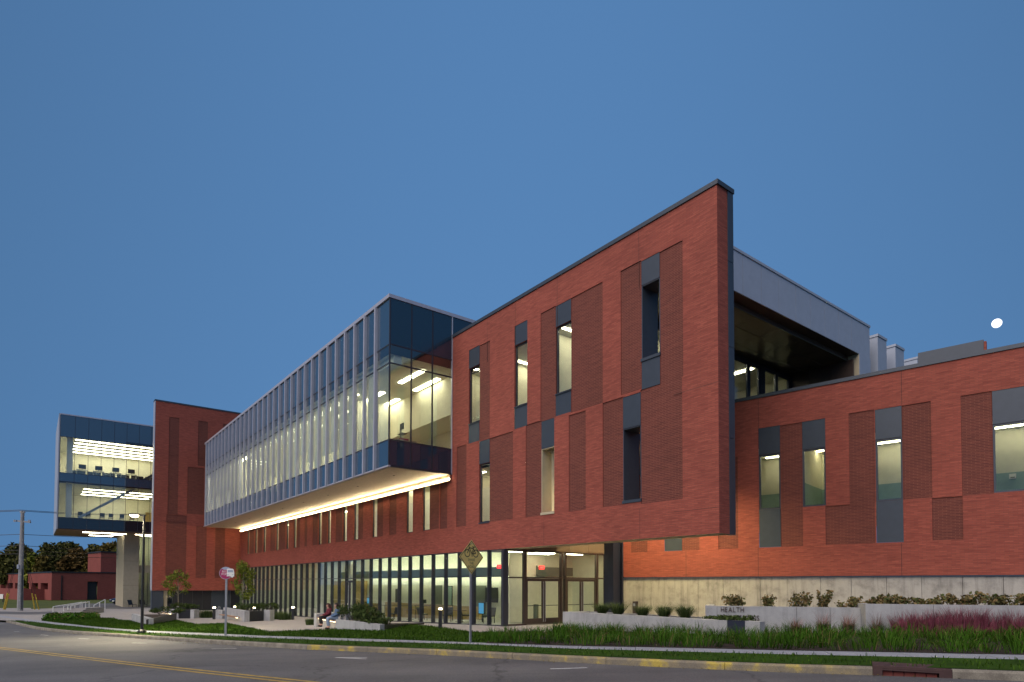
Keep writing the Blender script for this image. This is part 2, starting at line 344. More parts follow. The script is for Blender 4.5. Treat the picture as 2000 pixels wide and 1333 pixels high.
# ================================================================== THE SETTING: ground, road, paths
def poly_sheet(name, poly, off, mat, step=2.5, kind='structure', parent=None):
    bm = bmesh.new(); bm.faces.new([bm.verts.new((x, y, 0)) for x, y in poly])
    xs = [p[0] for p in poly]; ys = [p[1] for p in poly]
    for ax, lo, hi in ((0, min(xs), max(xs)), (1, min(ys), max(ys))):
        k = math.ceil(lo / step) * step
        while k < hi:
            co = [0, 0, 0]; co[ax] = k; no = [0, 0, 0]; no[ax] = 1
            bmesh.ops.bisect_plane(bm, geom=bm.verts[:] + bm.edges[:] + bm.faces[:], plane_co=co, plane_no=no); k += step
    bmesh.ops.triangulate(bm, faces=[f for f in bm.faces if len(f.verts) > 4])
    for v in bm.verts: v.co.z = zg(v.co.x, v.co.y) + off
    bmesh.ops.recalc_face_normals(bm, faces=bm.faces[:])
    if sum(f.normal.z for f in bm.faces) < 0: bmesh.ops.reverse_faces(bm, faces=bm.faces[:])
    me = bpy.data.meshes.new(name); bm.to_mesh(me); bm.free(); me.materials.append(M[mat])
    o = link(name, me, parent)
    if kind: o['kind'] = kind
    return o

def offset_line(L, d):                        # shift a polyline sideways (to its left for d > 0)
    L = [np.array(p[:2], float) for p in L]; out = []
    for i, p in enumerate(L):
        t = L[min(i + 1, len(L) - 1)] - L[max(i - 1, 0)]; t /= np.linalg.norm(t); out.append(p + d * np.array([-t[1], t[0]]))
    return out
def resample(L, step):
    L = [np.array(p[:2], float) for p in L]; seg = [np.linalg.norm(b - a) for a, b in zip(L, L[1:])]; T = sum(seg); n = max(1, round(T / step)); out = []
    for k in range(n + 1):
        t = T * k / n; i = 0
        while i < len(seg) - 1 and t > seg[i]: t -= seg[i]; i += 1
        out.append(L[i] + (L[i + 1] - L[i]) * min(1, t / seg[i]))
    return out

terrain = MB(); g = [-1500, -700, -350, -200] + list(range(-150, 151, 10)) + [200, 350, 700, 1500]; gy = [-200, -80] + list(range(-40, 201, 10)) + [300, 500, 900, 2000]
for i in range(len(g) - 1):
    for j in range(len(gy) - 1):
        terrain.face([(x, y, zg(x, y) - 0.25) for x, y in ((g[i], gy[j]), (g[i + 1], gy[j]), (g[i + 1], gy[j + 1]), (g[i], gy[j + 1]))])
terrain.build('ground', 'field')['kind'] = 'structure'

KERB_PX = [(-40, 1213), (12, 1216), (30, 1220), (69, 1229.3), (135, 1237.5), (276, 1248), (420, 1258.6), (600, 1269.3), (880, 1281), (1080, 1293), (1300, 1304), (1540, 1314.5), (1705, 1319.5), (1860, 1325.5), (2000, 1331)]
kerb_front = [G(u, v, -0.15)[:2] for u, v in KERB_PX]
t_ = kerb_front[-1] - kerb_front[-3]; t_ /= np.linalg.norm(t_)
kerb_front.append(kerb_front[-1] + 30 * t_)
kerb_back = offset_line(kerb_front, 0.17)
t0_ = kerb_front[0] - kerb_front[2]; t0_ /= np.linalg.norm(t0_)
road_poly = [(kerb_front[0] + 60 * np.array([-0.97, 0.2])).tolist()] + [p.tolist() for p in offset_line(kerb_front, 0.02)] + [[45, -14], [-130, -14]]
poly_sheet('road', road_poly, -0.15, 'asphalt')
SW_F = [(69, 1215.5), (150, 1224.5), (270, 1235.7), (441, 1243.8), (500, 1246.6), (700, 1253.5), (920, 1259.7), (1100, 1268), (1300, 1273.5), (1540, 1280), (1760, 1284.6), (2000, 1290.5)]
SW_B = [(81, 1213.4), (150, 1221), (270, 1232), (441, 1239.6), (500, 1242.6), (770, 1251), (920, 1256), (1100, 1262.8), (1300, 1266.8), (1540, 1272.4), (1760, 1276.5), (2000, 1281.6)]
swf = [G(u, v)[:2] for u, v in SW_F]; swb = [G(u, v)[:2] for u, v in SW_B]
swf.append(swf[-1] + 28 * t_); swb.append(swb[-1] + 28 * t_)
swf.insert(0, swf[0] + 14 * (swf[0] - swf[1]) / np.linalg.norm(swf[0] - swf[1])); swb.insert(0, swb[0] + 14 * (swb[0] - swb[1]) / np.linalg.norm(swb[0] - swb[1]))
# verge of grass between kerb and sidewalk
tip = G(13, 1212.5)[:2]
verge_poly = [tip.tolist()] + [p.tolist() for p in kerb_back[2:]] + [p.tolist() for p in swf[:0:-1]]
verge = poly_sheet('verge', verge_poly, 0.02, 'lawn')
# sidewalk of separate slabs
F_, B_ = resample(swf, 1.6), resample(swb, 1.6); n_ = min(len(F_), len(B_)); F_, B_ = resample(swf, sum(np.linalg.norm(b - a) for a, b in zip(swf, swf[1:])) / n_), resample(swb, sum(np.linalg.norm(b - a) for a, b in zip(swb, swb[1:])) / n_)
walk = tag(link('sidewalk', None), kind='structure')
for i in range(min(len(F_), len(B_)) - 1):
    q = [F_[i], F_[i + 1], B_[i + 1], B_[i]]; c = sum(q) / 4; q = [c + (p - c) * (1 - 0.008 / max(0.3, np.linalg.norm(p - c))) for p in q]
    o_ = 0.02 + random.uniform(-0.004, 0.004)
    MB().hexa([(x, y, zg(x, y) - 0.2) for x, y in q], [(x, y, zg(x, y) + o_) for x, y in q]).build('paving_slab', 'walk', walk)
# kerb of cast lengths, worn yellow along the bus zone; a gap for the storm drain
kerb = tag(link('kerb', None), kind='structure')
i_d0, i_d1 = 12, 13
def kerb_run(P, Q, mat):
    F_, B_ = resample(P, 3.0), None; 
    for a, b in zip(F_, F_[1:]):
        t = (b - a) / np.linalg.norm(b - a); nrm = np.array([-t[1], t[0]]); a2, b2 = a + t * 0.006, b - t * 0.006
        q = [a2, b2, b2 + nrm * 0.16, a2 + nrm * 0.16]; r = [a2 + nrm * 0.02, b2 + nrm * 0.02, b2 + nrm * 0.16, a2 + nrm * 0.16]
        MB().hexa([(x, y, zg(x, y) - 0.35) for x, y in q], [(x, y, zg(x, y) - 0.03) for x, y in q]).hexa([(x, y, zg(x, y) - 0.03) for x, y in q], [(x, y, zg(x, y) + 0.012) for x, y in r]).build('kerb_stone', mat, kerb)
kerb_run(kerb_front[1:8], None, 'kerb'); kerb_run(kerb_front[7:13], None, 'ykerb'); kerb_run(kerb_front[13:], None, 'kerb')
# the storm drain inlet
pd, qd = kerb_front[12], kerb_front[13]; dl = np.linalg.norm(qd - pd); ang = math.atan2(qd[1] - pd[1], qd[0] - pd[0])
zd = zg(*((pd + qd) / 2)) - 0.15
drain = thing('storm_drain', 'brown iron storm drain inlet with brick throat set into the kerb', 'storm drain', (pd[0], pd[1], zd), ang)
MB().box(0, dl, 0.0, 0.75, 0.13, 0.175).box(0, 0.16, 0.002, 0.5, -0.1, 0.129).box(dl - 0.2, dl, 0.002, 0.5, -0.1, 0.129).box(0.16, dl - 0.2, 0.004, 0.03, 0.095, 0.129).box(0.16, dl - 0.2, 0.5, 0.52, -0.1, 0.129).build('iron_frame', 'rust_iron', drain)
for k in range(5):
    x = 0.17 + k * (dl - 0.38) / 5; box('brick', (x, x + (dl - 0.38) / 5 - 0.012, 0.10, 0.2, -0.05, 0.10), 'obrick', drain)

# painted road lines
def ribbon(name, L, width, mat, off, parent=None):
    m = MB(); L = resample(L, 1.0) if len(L) > 2 else [np.array(p[:2], float) for p in L]; a, b = offset_line(L, width / 2), offset_line(L, -width / 2)
    for i in range(len(L) - 1): m.face([(*b[i], zg(*b[i]) + off), (*b[i + 1], zg(*b[i + 1]) + off), (*a[i + 1], zg(*a[i + 1]) + off), (*a[i], zg(*a[i]) + off)])
    return m.build(name, mat, parent)
YL = [G(u, v, -0.15) for u, v in ((-150, 1249), (0, 1265), (120, 1279), (270, 1296.5), (420, 1313), (600, 1331.5), (800, 1352))]
marks = tag(link('road_markings', None), kind='structure')
ribbon('yellow_line', YL, 0.11, 'yline', -0.142, marks); ribbon('yellow_line', offset_line(YL, -0.27), 0.11, 'yline', -0.142, marks)
for pts in (((1075, 1307.5), (1116, 1308.2), (1147, 1305.3)), ((655, 1285.3), (690, 1286.3), (717, 1285)), ((655, 1285.3), (690, 1286.3), (716, 1288)), ((413, 1268.2), (440, 1269.6), (462, 1267.6)), ((258, 1256.6), (270, 1257.3), (286, 1257)), ((153, 1248), (160, 1248.6), (174, 1248.6)), ((79, 1240.5), (95, 1241.6)), ((28, 1234), (38, 1234.5))):
    ribbon('parking_tick', [G(u, v, -0.15) for u, v in pts], 0.10, 'wline', -0.142, marks)

# plaza pavement, lawns, planting bed
plaza_poly = [swb[0].tolist()] + [p.tolist() for p in swb[1:]] + [A.P(34, 2)[:2].tolist(), A.P(20, 22)[:2].tolist(), A.P(-58, 12)[:2].tolist(), A.P(-80, -2)[:2].tolist(), G(60, 1190)[:2].tolist(), G(-60, 1190)[:2].tolist(), (G(-60, 1206)[:2]).tolist()]
poly_sheet('plaza', plaza_poly, 0.0, 'pave')
apron = [G(-160, 1190)[:2], G(-160, 1212)[:2], kerb_front[0], kerb_front[1], kerb_front[2], G(30, 1212)[:2], G(75, 1213)[:2], G(60, 1188)[:2]]
poly_sheet('driveway', [p.tolist() for p in apron], 0.006, 'pave')
LAWN_T = [(81, 1211.8), (90, 1205), (195, 1207.5), (222, 1208), (231, 1211.3), (262, 1213.5), (290, 1222), (333, 1208.2), (387, 1220.4), (444, 1218.2), (525, 1235.2), (600, 1232.3), (656, 1230.3), (742, 1233), (799, 1221.6), (845, 1224.6), (920, 1235.2), (985, 1237.8), (1060, 1236)]
lawn_poly = [G(u, v)[:2].tolist() for u, v in LAWN_T[::-1]] + [p.tolist() for p in swb[1:7]] + [G(1000, 1259)[:2].tolist()]
poly_sheet('lawn', lawn_poly, 0.02, 'lawn')
BED_T = [(950, 1245), (985, 1238.5), (1060, 1237), (1099, 1231), (1420, 1239.5), (1450, 1233), (1690, 1238), (2000, 1240)]
bed_top = [G(u, v)[:2] for u, v in BED_T]; bed_top.append(bed_top[-1] + 20 * t_)
bed_poly = [p.tolist() for p in bed_top[::-1]] + [G(950, 1258)[:2].tolist()] + [p.tolist() for p in swb[8:]]
poly_sheet('planting_bed', bed_poly, 0.03, 'soil')
# side street, far field and parking behind
poly_sheet('field', [G(-400, 1186)[:2].tolist(), G(-20, 1193.5)[:2].tolist(), G(62, 1194.5)[:2].tolist(), G(120, 1192)[:2].tolist(), G(310, 1189)[:2].tolist(), [-60, 150], [-60, 420], [-420, 420]], -0.05, 'field', 10.0)
poly_sheet('side_street', [G(u, v)[:2].tolist() for u, v in ((-200, 1197), (60, 1201), (108, 1199.5), (112, 1194.6), (60, 1196), (-200, 1191.5))], 0.012, 'asphalt')
poly_sheet('car_park', [G(u, v)[:2].tolist() for u, v in ((108, 1188), (250, 1190), (300, 1188), (300, 1178.5), (150, 1179.5), (108, 1183))], 0.012, 'asphalt')

# ================================================================== THE BUILDING
bld = thing('campus_building', 'large red brick campus building with a lit glass bay and sharp brick prow', 'building', (A.o[0], A.o[1], 0), A.ang)
WREL = A.M.inverted() @ W.M

def carve(x0, x1, z0, z1, recs, y=0.0):
    xs = sorted({round(t, 4) for r in recs for t in r[:2] if x0 < t < x1} | {x0, x1}); zs = sorted({round(t, 4) for r in recs for t in r[2:4] if z0 < t < z1} | {z0, z1})
    D = np.zeros((len(xs) - 1, len(zs) - 1)); Fl = np.zeros_like(D)
    for xa, xb, za, zb, d in recs:
        for i in range(len(xs) - 1):
            for j in range(len(zs) - 1):
                if xa - 1e-3 < (xs[i] + xs[i + 1]) / 2 < xb + 1e-3 and za - 1e-3 < (zs[j] + zs[j + 1]) / 2 < zb + 1e-3: D[i, j] = d; Fl[i, j] = 1
    m = MB()
    for i in range(len(xs) - 1):
        for j in range(len(zs) - 1):
            a, b, c, e = xs[i], xs[i + 1], zs[j], zs[j + 1]
            if not Fl[i, j]: m.face([(a, y, c), (b, y, c), (b, y, e), (a, y, e)])
            if i + 1 < len(xs) - 1 and D[i, j] != D[i + 1, j]:
                d0, d1 = D[i, j] + y, D[i + 1, j] + y; m.face([(b, d0, c), (b, d1, c), (b, d1, e), (b, d0, e)])
            if j + 1 < len(zs) - 1 and D[i, j] != D[i, j + 1]:
                d0, d1 = D[i, j] + y, D[i, j + 1] + y; m.face([(a, d0, e), (a, d1, e), (b, d1, e), (b, d0, e)])
    return m
def window(parent, a0, a1, z0, z1, d, fw=0.065, gm='glass', fm='frame', bar=None):
    f = MB().box(a0, a0 + fw, d - 0.05, d + 0.05, z0, z1).box(a1 - fw, a1, d - 0.05, d + 0.05, z0, z1).box(a0 + fw, a1 - fw, d - 0.05, d + 0.05, z0, z0 + fw).box(a0 + fw, a1 - fw, d - 0.05, d + 0.05, z1 - fw, z1)
    if bar: f.box(a0 + fw, a1 - fw, d - 0.045, d + 0.045, bar - 0.025, bar + 0.025)
    f.build('window_frame', fm, parent)
    box('window_pane', (a0 + fw, a1 - fw, d - 0.01, d + 0.012, z0 + fw, z1 - fw), gm, parent)
def panel(parent, a0, a1, z0, z1, y=0.015, t=0.06, mat='metal', name='metal_panel'):
    return box(name, (a0 + 0.008, a1 - 0.008, y, y + t, z0 + 0.008, z1 - 0.008), mat, parent)
RECESS = 0.035
AF = lambda u, v: A.onb(u, v)[::2]
WF = lambda u, v: W.onb(u, v)[::2]
def zof(f, u, v): return f(u, v)[1]

# ---- street front, brick
ZB, ZT, AL, AR = 4.06, 16.85, -52.28, 12.90
ZBAY0, ZBAY1, ABAY = 8.72, 18.30, -5.18
recs = []; wins = []; dark = []
def feat(f, uL, uR, vs, vm=None):
    zs = [zof(f, uL, v) for v in vs]; vmid = vs[0]
    return f(uL, vs[0])[0], f(uR, vs[0])[0], zs
UP = {'W1': (916, 936.5, [685, 721, 829, 867]), 'W2': (1005, 1030, [638, 676, 796, 839]), 'W3': (1085, 1115, [599, 640, 771, 814]),
      'W4': (1252, 1288, [511, 559, 702, 762]), 'W5': (1216, 1251, [777, 839, 979]), 'W6': (1057, 1082.5, [824, 878, 1002]), 'W7': (936, 956, [863, 908, 1022])}
for k, (uL, uR, vs) in UP.items():
    a0, a1, zs = feat(AF, uL, uR, vs); wins.append((k, a0, a1, zs))
Zr = {k: zs for k, _, _, zs in wins}; AW = {k: (a0, a1) for k, a0, a1, _ in wins}
for uL, uR, vT, vB in ((936.5, 957, 676, 862), (1056, 1085, 613, 826), (1115, 1177, 583, 807), (1212, 1252, 530, 773), (1177, 1216, 788, 991), (1027, 1057, 831, 1011), (1111, 1144, 812, 1000), (956, 1002, 857, 1020), (892, 911, 874, 1030), (860, 874, 890, 1034)):
    dark.append([AF(uL, vT)[0], AF(uR, vT)[0], zof(AF, uL, vB), zof(AF, uL, vT)])
zW4 = Zr['W4'][3]
dark.append([AW['W4'][1], AF(1333, 469)[0], zW4, zof(AF, 1288, 493)])
dark.append([AW['W5'][1], AF(1333.5, 973)[0], zof(AF, 1251, 985), zW4])
ZS, ZH = 5.57, 8.40
lowin = [(824, 838), (792.5, 806), (726, 735.5), (690, 698.5), (669, 677.5), (639, 646), (621, 628), (573, 579), (558.5, 564), (538.5, 544), (514, 519.5), (497.5, 503), (482.5, 487)]
for uL, uR in lowin: wins.append(('L', AF(uL, 1040)[0], AF(uR, 1040)[0], [ZH, ZS]))
for uL, uR in ((610, 620.5), (628.5, 638.5), (655, 668.5), (698.5, 709), (735.5, 748), (760, 774), (838, 857), (488, 496.5), (504, 512), (528, 538), (544.5, 557), (580.5, 586), (594, 600)):
    dark.append([AF(uL, 1040)[0], AF(uR, 1040)[0], ZS, ZH + 0.3])
for d in dark: recs.append((*d, RECESS))
for k, a0, a1, zs in wins:
    if k == 'L': recs.append((a0, a1, zs[1], zs[0], 0.14)); continue
    recs.append((a0, a1, zs[-1], zs[0], 0.015))
    op = k in ('W4', 'W5', 'W6'); recs.append((a0, a1, zs[2], zs[1], 1.0 if op else 0.14))
upper = carve(ABAY, AR, ZBAY0, ZT, [r for r in recs if r[1] > ABAY and r[3] > ZBAY0])
lower = carve(AL, AR, ZB, ZBAY0, [(r[0], r[1], r[2], min(r[3], ZBAY0 - 0.0), r[4]) for r in recs if r[2] < ZBAY0])
front = MB()
for m in (upper, lower):
    n = len(front.v); front.v += m.v; front.f += [tuple(i + n for i in f) for f in m.f]; front.uv += m.uv; front.m += m.m
# sharp prow: brick return, then back face
front.face([(AR, 0, ZB), (AR, 0.64, ZB), (AR, 0.64, ZT), (AR, 0, ZT)])
front.face([(AL, 0, ZB), (AR, 0, ZB), (AR, 0.95, ZB), (AL, 0.95, ZB)][::-1], 1)
fr = front.build('brick_wall', ['brick', 'beige'], bld)
for d in dark: box('dark_brick_panel', (d[0], d[1], RECESS, RECESS + 0.08, d[2], min(d[3], 16)), 'dbrick', fr)
for k, a0, a1, zs in wins:
    if k == 'L': window(fr, a0, a1, zs[1], zs[0], 0.14, 0.05); continue
    panel(fr, a0, a1, zs[1], zs[0])
    if len(zs) > 3: panel(fr, a0, a1, zs[3], zs[2])
    if k in ('W4', 'W5', 'W6'):
        mm = 'beige' if k == 'W6' else 'metal'  # one liner beige: the lit reveal is put into its colour
        MB().box(a0, a0 + 0.04, 0.03, 1.0, zs[2], zs[1]).box(a1 - 0.04, a1, 0.03, 1.0, zs[2], zs[1]).box(a0 + 0.04, a1 - 0.04, 0.03, 1.0, zs[1] - 0.04, zs[1]).box(a0 - 0.02, a1 + 0.02, -0.03, 1.0, zs[2] - 0.12, zs[2]).build('opening_liner', mm, fr)
    else:
        window(fr, a0, a1, zs[2], zs[1], 0.14, bar=zs[1] - 0.28 if k == 'W1' else None)
        box('sill', (a0 - 0.01, a1 + 0.01, -0.035, 0.1, zs[2] - 0.05, zs[2]), 'metal', fr)
for a in (9.2, 4.15, 0.9, -1.6): box('control_joint', (a - 0.008, a + 0.008, -0.002, 0.01, 14.4, ZT), 'joint', fr)
for a in (9.2, 3.2): box('control_joint', (a - 0.008, a + 0.008, -0.002, 0.01, ZB, 5.3), 'joint', fr)
box('control_joint', (10.9, AR, -0.002, 0.01, 9.55, 9.565), 'joint', fr); box('control_joint', (10.9, AR, -0.002, 0.01, 5.0, 5.012), 'joint', fr)
# back of the prow, clad in slate metal in four lifts
zz = [ZB - 0.03, 7.6, 11.0, 14.2, ZT]
for z0, z1 in zip(zz, zz[1:]): box('prow_cladding', (AR - 0.25, AR + 0.03, 0.64, 0.98, z0 + 0.01, z1 - 0.01), 'metal', fr)
# back face with the same openings, seen from the terrace side
rb = [(AW[k][0], AW[k][1], Zr[k][2], Zr[k][1], 0.0) for k in ('W4', 'W5', 'W6')]
carve(6.9, AR - 0.25, 8.75, ZT, rb[:1], 0.985).build('back_lining', 'metal', fr)
carve(3.55, AR - 0.25, ZB, 8.75, rb[1:], 0.985).build('back_lining', 'metal', fr)
MB().box(ABAY + 0.02, AR + 0.06, -0.05, 1.02, ZT, ZT + 0.17).build('coping', 'metal', fr)

# ---- glass bay
bay = MB().box(-51.7, ABAY, -4.05, 2.9, ZBAY0 + 0.03, 9.55).box(-51.7, ABAY, -4.05, 2.9, 15.6, 18.1)
bay = bay.build('glass_bay', 'dmetal', bld)
BY = -4.08; zl = [8.76, 10.18, 14.47, 15.52, 18.12]
box('roof_trim', (-51.75, ABAY + 0.06, BY - 0.10, BY + 0.22, 18.12, 18.32), 'silver', bay); box('roof_trim', (ABAY - 0.22, ABAY + 0.06, BY + 0.22, 7.0, 18.12, 18.32), 'silver', bay)
box('base_trim', (-51.75, ABAY + 0.04, BY - 0.06, BY + 0.08, 8.68, 8.76), 'silver', bay); box('base_trim', (ABAY - 0.08, ABAY + 0.04, BY + 0.08, -0.02, 8.68, 8.76), 'frame', bay)
fa = [-6.80 - 1.467 * k for k in range(31)]
fin_me = None
for a in fa:
    if fin_me is None: o = MB().box(-0.075, 0.075, BY - 0.17, BY + 0.02, 8.72, 18.12).build('fin', 'silver', bay, (a, 0, 0)); fin_me = o.data
    else: link('fin', fin_me, bay, (a, 0, 0))
edges = [ABAY] + fa + [-51.7]; pm = {}
for a1, a0 in zip(edges, edges[1:]):
    for k in range(4):
        wd = round(a1 - a0, 2); key = (wd, k)
        if key not in pm: pm[key] = MB().box(-wd / 2 + 0.02, wd / 2 - 0.02, BY - 0.012, BY + 0.012, zl[k] + 0.02, zl[k + 1] - 0.02).build('x', 'spandrel2' if k in (0, 3) else 'bglass', bay).data; bpy.data.objects.remove([o for o in bay.children if o.name.startswith('x')][0])
        link('spandrel_pane' if k in (0, 3) else 'glass_pane', pm[key], bay, ((a0 + a1) / 2, 0, 0))
for z in zl[1:4]: box('mullion', (-51.7, ABAY, BY - 0.03, BY + 0.05, z - 0.03, z + 0.03), 'frame', bay)
be = [BY, -2.73, -1.36, -0.02, 1.35, 2.72]
for b0, b1 in zip(be, be[1:]):
    for k in range(4):
        if b0 > -0.1 and k < 3: continue
        box('spandrel_pane' if k in (0, 3) else 'glass_pane', (ABAY - 0.012, ABAY + 0.012, b0 + 0.03, b1 - 0.03, (zl[k] if b0 < -0.1 else 16.9) + 0.02, zl[k + 1] - 0.02), 'spandrel3' if k in (0, 3) else 'bglass', bay)
for b in be[:3]: box('mullion', (ABAY - 0.05, ABAY + 0.03, b - 0.035, b + 0.035, 8.76, 18.12), 'frame', bay)
box('corner_post', (ABAY - 0.06, ABAY + 0.05, -0.055, 0.0, 8.68, 18.12), 'silver', bay)
for z in zl[1:4]: box('mullion', (ABAY - 0.05, ABAY + 0.028, BY, -0.06, z - 0.035, z + 0.035), 'frame', bay)
for k in range(31): a = -5.25 - 1.498 * k; box('soffit_panel', (a - 1.49, a, BY + 0.1, -0.16, 8.66, 8.70), 'soffit', bay)
for k in range(9): a = -7.5 - 5.2 * k; MB().tube([(a, -2.6, 8.665), (a, -2.6, 8.64)], 0.07, 10).build('recessed_downlight', 'black', bay)
box('light_cove', (-51.6, ABAY, -0.15, -0.10, 8.30, 8.64), 'soffit', bay); box('light_strip', (-51.6, ABAY, -0.20, -0.155, 8.38, 8.43), 'LEDw', bay)

def room(parent, x0, x1, y0, y1, z0, z1, walls='wall', floor='floor', ceil='ceil', open_x1=False, name='room', dado=None):
    m = MB(); mats = [walls, floor, ceil, 'teal']
    m.face([(x0, y0, z0), (x1, y0, z0), (x1, y1, z0), (x0, y1, z0)], 1); m.face([(x0, y0, z1), (x0, y1, z1), (x1, y1, z1), (x1, y0, z1)], 2)
    for za, zb, k in (((z0, z1, 0),) if dado is None else ((z0, dado, 3), (dado, z1, 0))):
        m.face([(x0, y1, za), (x1, y1, za), (x1, y1, zb), (x0, y1, zb)], k); m.face([(x0, y0, za), (x0, y1, za), (x0, y1, zb), (x0, y0, zb)], k)
        if not open_x1: m.face([(x1, y1, za), (x1, y0, za), (x1, y0, zb), (x1, y1, zb)], k)
    return m.build(name, mats, parent)
def clight(parent, x0, x1, y0, y1, z, mat='LED'):
    box('ceiling_light', (x0, x1, y0, y1, z - 0.04, z - 0.005), mat, parent)

rb_ = room(bld, -51.6, ABAY - 0.06, BY + 0.05, 2.8, 9.56, 15.0, name='bay_room', open_x1=True)
for a in (-14.5, -24.2, -34.0, -43.2): MB().box(a - 0.08, a + 0.08, -2.2, 2.79, 9.57, 14.99).build('partition', 'wall', rb_)
for k in range(8): clight(rb_, -9.4 - k * 5.4, -6.4 - k * 5.4, -1.4, -1.1, 15.0); 
for k in range(9): clight(rb_, -17.0 - k * 3.85, -13.3 - k * 3.85, -3.1, -2.3, 15.0)  # row added close to the glass to make the shades glow
for k in range(8): clight(rb_, -10.2 - k * 5.4, -7.2 - k * 5.4, 0.1, 0.4, 15.0)
for a1, a0 in zip(edges[1:], edges[2:]):
    if random.random() < 0.9: box('roller_shade', (a0 + 0.015, a1 - 0.015, BY + 0.12, BY + 0.125, 10.0 + random.choice((0.2, 0.2, 0.2, 0.9, 1.7)), 14.5), 'shade', rb_)  # some shades real, extra ones added to even the glow and hide lights
MB().box(-51.5, -5.3, BY + 0.3, BY + 0.8, 14.55, 14.98).build('ceiling_cove', 'ceil', rb_)
MB().box(-14.4, -5.3, 0.6, 2.78, 12.6, 14.98).build('bulkhead', 'wall', rb_)
# rooms behind the brick front
rm = room(bld, ABAY + 0.1, 6.6, 0.32, 6.0, 9.7, 14.9, name='upper_room', open_x1=True)
for a in (-4.2, -1.6, 1.2, 3.4, 5.2): clight(rm, a, a + 0.18, 0.8, 5.4, 14.9)
box('partition', (-2.2, -2.06, 0.4, 5.99, 9.71, 14.99), 'wall', rm); box('partition', (2.6, 2.74, 0.4, 5.99, 9.71, 14.99), 'wall', rm)
rm = room(bld, -52.2, 3.4, 0.32, 4.2, 4.9, 8.70, name='middle_room')
for k in range(10): clight(rm, -51 + 5.4 * k, -46.4 + 5.4 * k, 0.9, 1.1, 8.7); clight(rm, -51 + 5.4 * k, -46.4 + 5.4 * k, 2.6, 2.8, 8.7)
for a in (-44, -36, -28, -20, -12, -4.4): box('partition', (a, a + 0.12, 0.4, 4.19, 4.91, 8.69), 'wall', rm)

# ---- street lobby: storefront glazing with deep mullions
LZ = 4.02; TR = 2.62
def zf(a, b=0.0): p = A.P(a, b); return zg(p[0], p[1])
sf = MB().box(-51.9, 0.06, 0.03, 0.30, LZ, LZ + 0.05).build('storefront', 'frame', bld)
sa = [0.0] + [-1.49 * k for k in range(1, 35)]
doors_at = (13,)
for i, a in enumerate(sa):
    z0 = zf(a) - 0.05; MB().box(a - 0.035, a + 0.035, 0.0, 0.26, z0, LZ).build('mullion', 'frame', sf)
for i, (a1, a0) in enumerate(zip(sa, sa[1:])):
    z0, z1 = zf(a0), zf(a1); zb = max(z0, z1) + 0.06
    box('glass_pane', (a0 + 0.036, a1 - 0.036, 0.10, 0.12, TR + 0.03, LZ - 0.01), 'glass', sf)
    m = MB(); m.hexa([(a0 + .036, .10, z0 + .06), (a1 - .036, .10, z1 + .06), (a1 - .036, .12, z1 + .06), (a0 + .036, .12, z0 + .06)], [(a0 + .036, .10, TR - .03), (a1 - .036, .10, TR - .03), (a1 - .036, .12, TR - .03), (a0 + .036, .12, TR - .03)]); m.build('glass_pane', 'glass', sf)
    MB().box(a0 + 0.035, a1 - 0.035, 0.06, 0.18, TR - 0.03, TR + 0.03).build('transom', 'frame', sf)
    MB().hexa([(a0 + .035, .05, z0 - .1), (a1 - .035, .05, z1 - .1), (a1 - .035, .18, z1 - .1), (a0 + .035, .18, z0 - .1)], [(a0 + .035, .05, z0 + .06), (a1 - .035, .05, z1 + .06), (a1 - .035, .18, z1 + .06), (a0 + .035, .18, z0 + .06)]).build('sill', 'frame', sf)
def door_leaf(parent, x0, x1, z0, z1, y=0.06, mat='bronze', hinge=-1):
    s = 0.11
    d = MB().box(x0, x0 + s, y, y + 0.06, z0, z1).box(x1 - s, x1, y, y + 0.06, z0, z1).box(x0 + s, x1 - s, y, y + 0.06, z1 - 0.14, z1).box(x0 + s, x1 - s, y, y + 0.06, z0, z0 + 0.30)
    d = d.build('door', mat, parent); return d
for i in doors_at:
    a0, a1 = sa[i + 1], sa[i]; z0 = zf(a0) + 0.02
    door_leaf(sf, a0 + 0.04, (a0 + a1) / 2 - 0.005, z0 + 0.02, 2.45, 0.04, 'frame'); door_leaf(sf, (a0 + a1) / 2 + 0.005, a1 - 0.04, z0 + 0.02, 2.45, 0.04, 'frame')
    MB().tube([((a0 + a1) / 2 - 0.06, -0.03, 0.2), ((a0 + a1) / 2 - 0.06, -0.03, 2.1)], 0.018, 8).build('door_pull', 'steel', sf)

# entrance vestibule, facing the fore-court: runs back from the corner, so its own axes are x = b, y = -a
VM = Matrix.Rotation(math.pi / 2, 4, 'Z')     # local x -> building y
vs = MB().box(0.0, 7.75, 0.02, 0.2, LZ - 0.06, LZ + 0.02).build('vestibule_front', 'bronze', bld, matrix=VM)
ub = lambda u: A.ona(u, 1180, 0.0)[1]
b_e = [0.04, ub(1025), ub(1029), ub(1096), ub(1105), ub(1167), ub(1184)]
for b, wd, mt in ((0.0, 0.11, 'frame'), (ub(1026), 0.16, 'bronze'), (ub(1097.5), 0.10, 'bronze'), (ub(1105), 0.10, 'bronze'), (ub(1167), 0.12, 'bronze'), (ub(1184), 0.10, 'bronze')):
    box('mullion', (b - wd / 2, b + wd / 2, -0.02, 0.18, -0.06, LZ - 0.06), mt, vs)
bb = [0.0, ub(1026), ub(1097.5), ub(1105), ub(1167), ub(1184)]
DH = 2.52
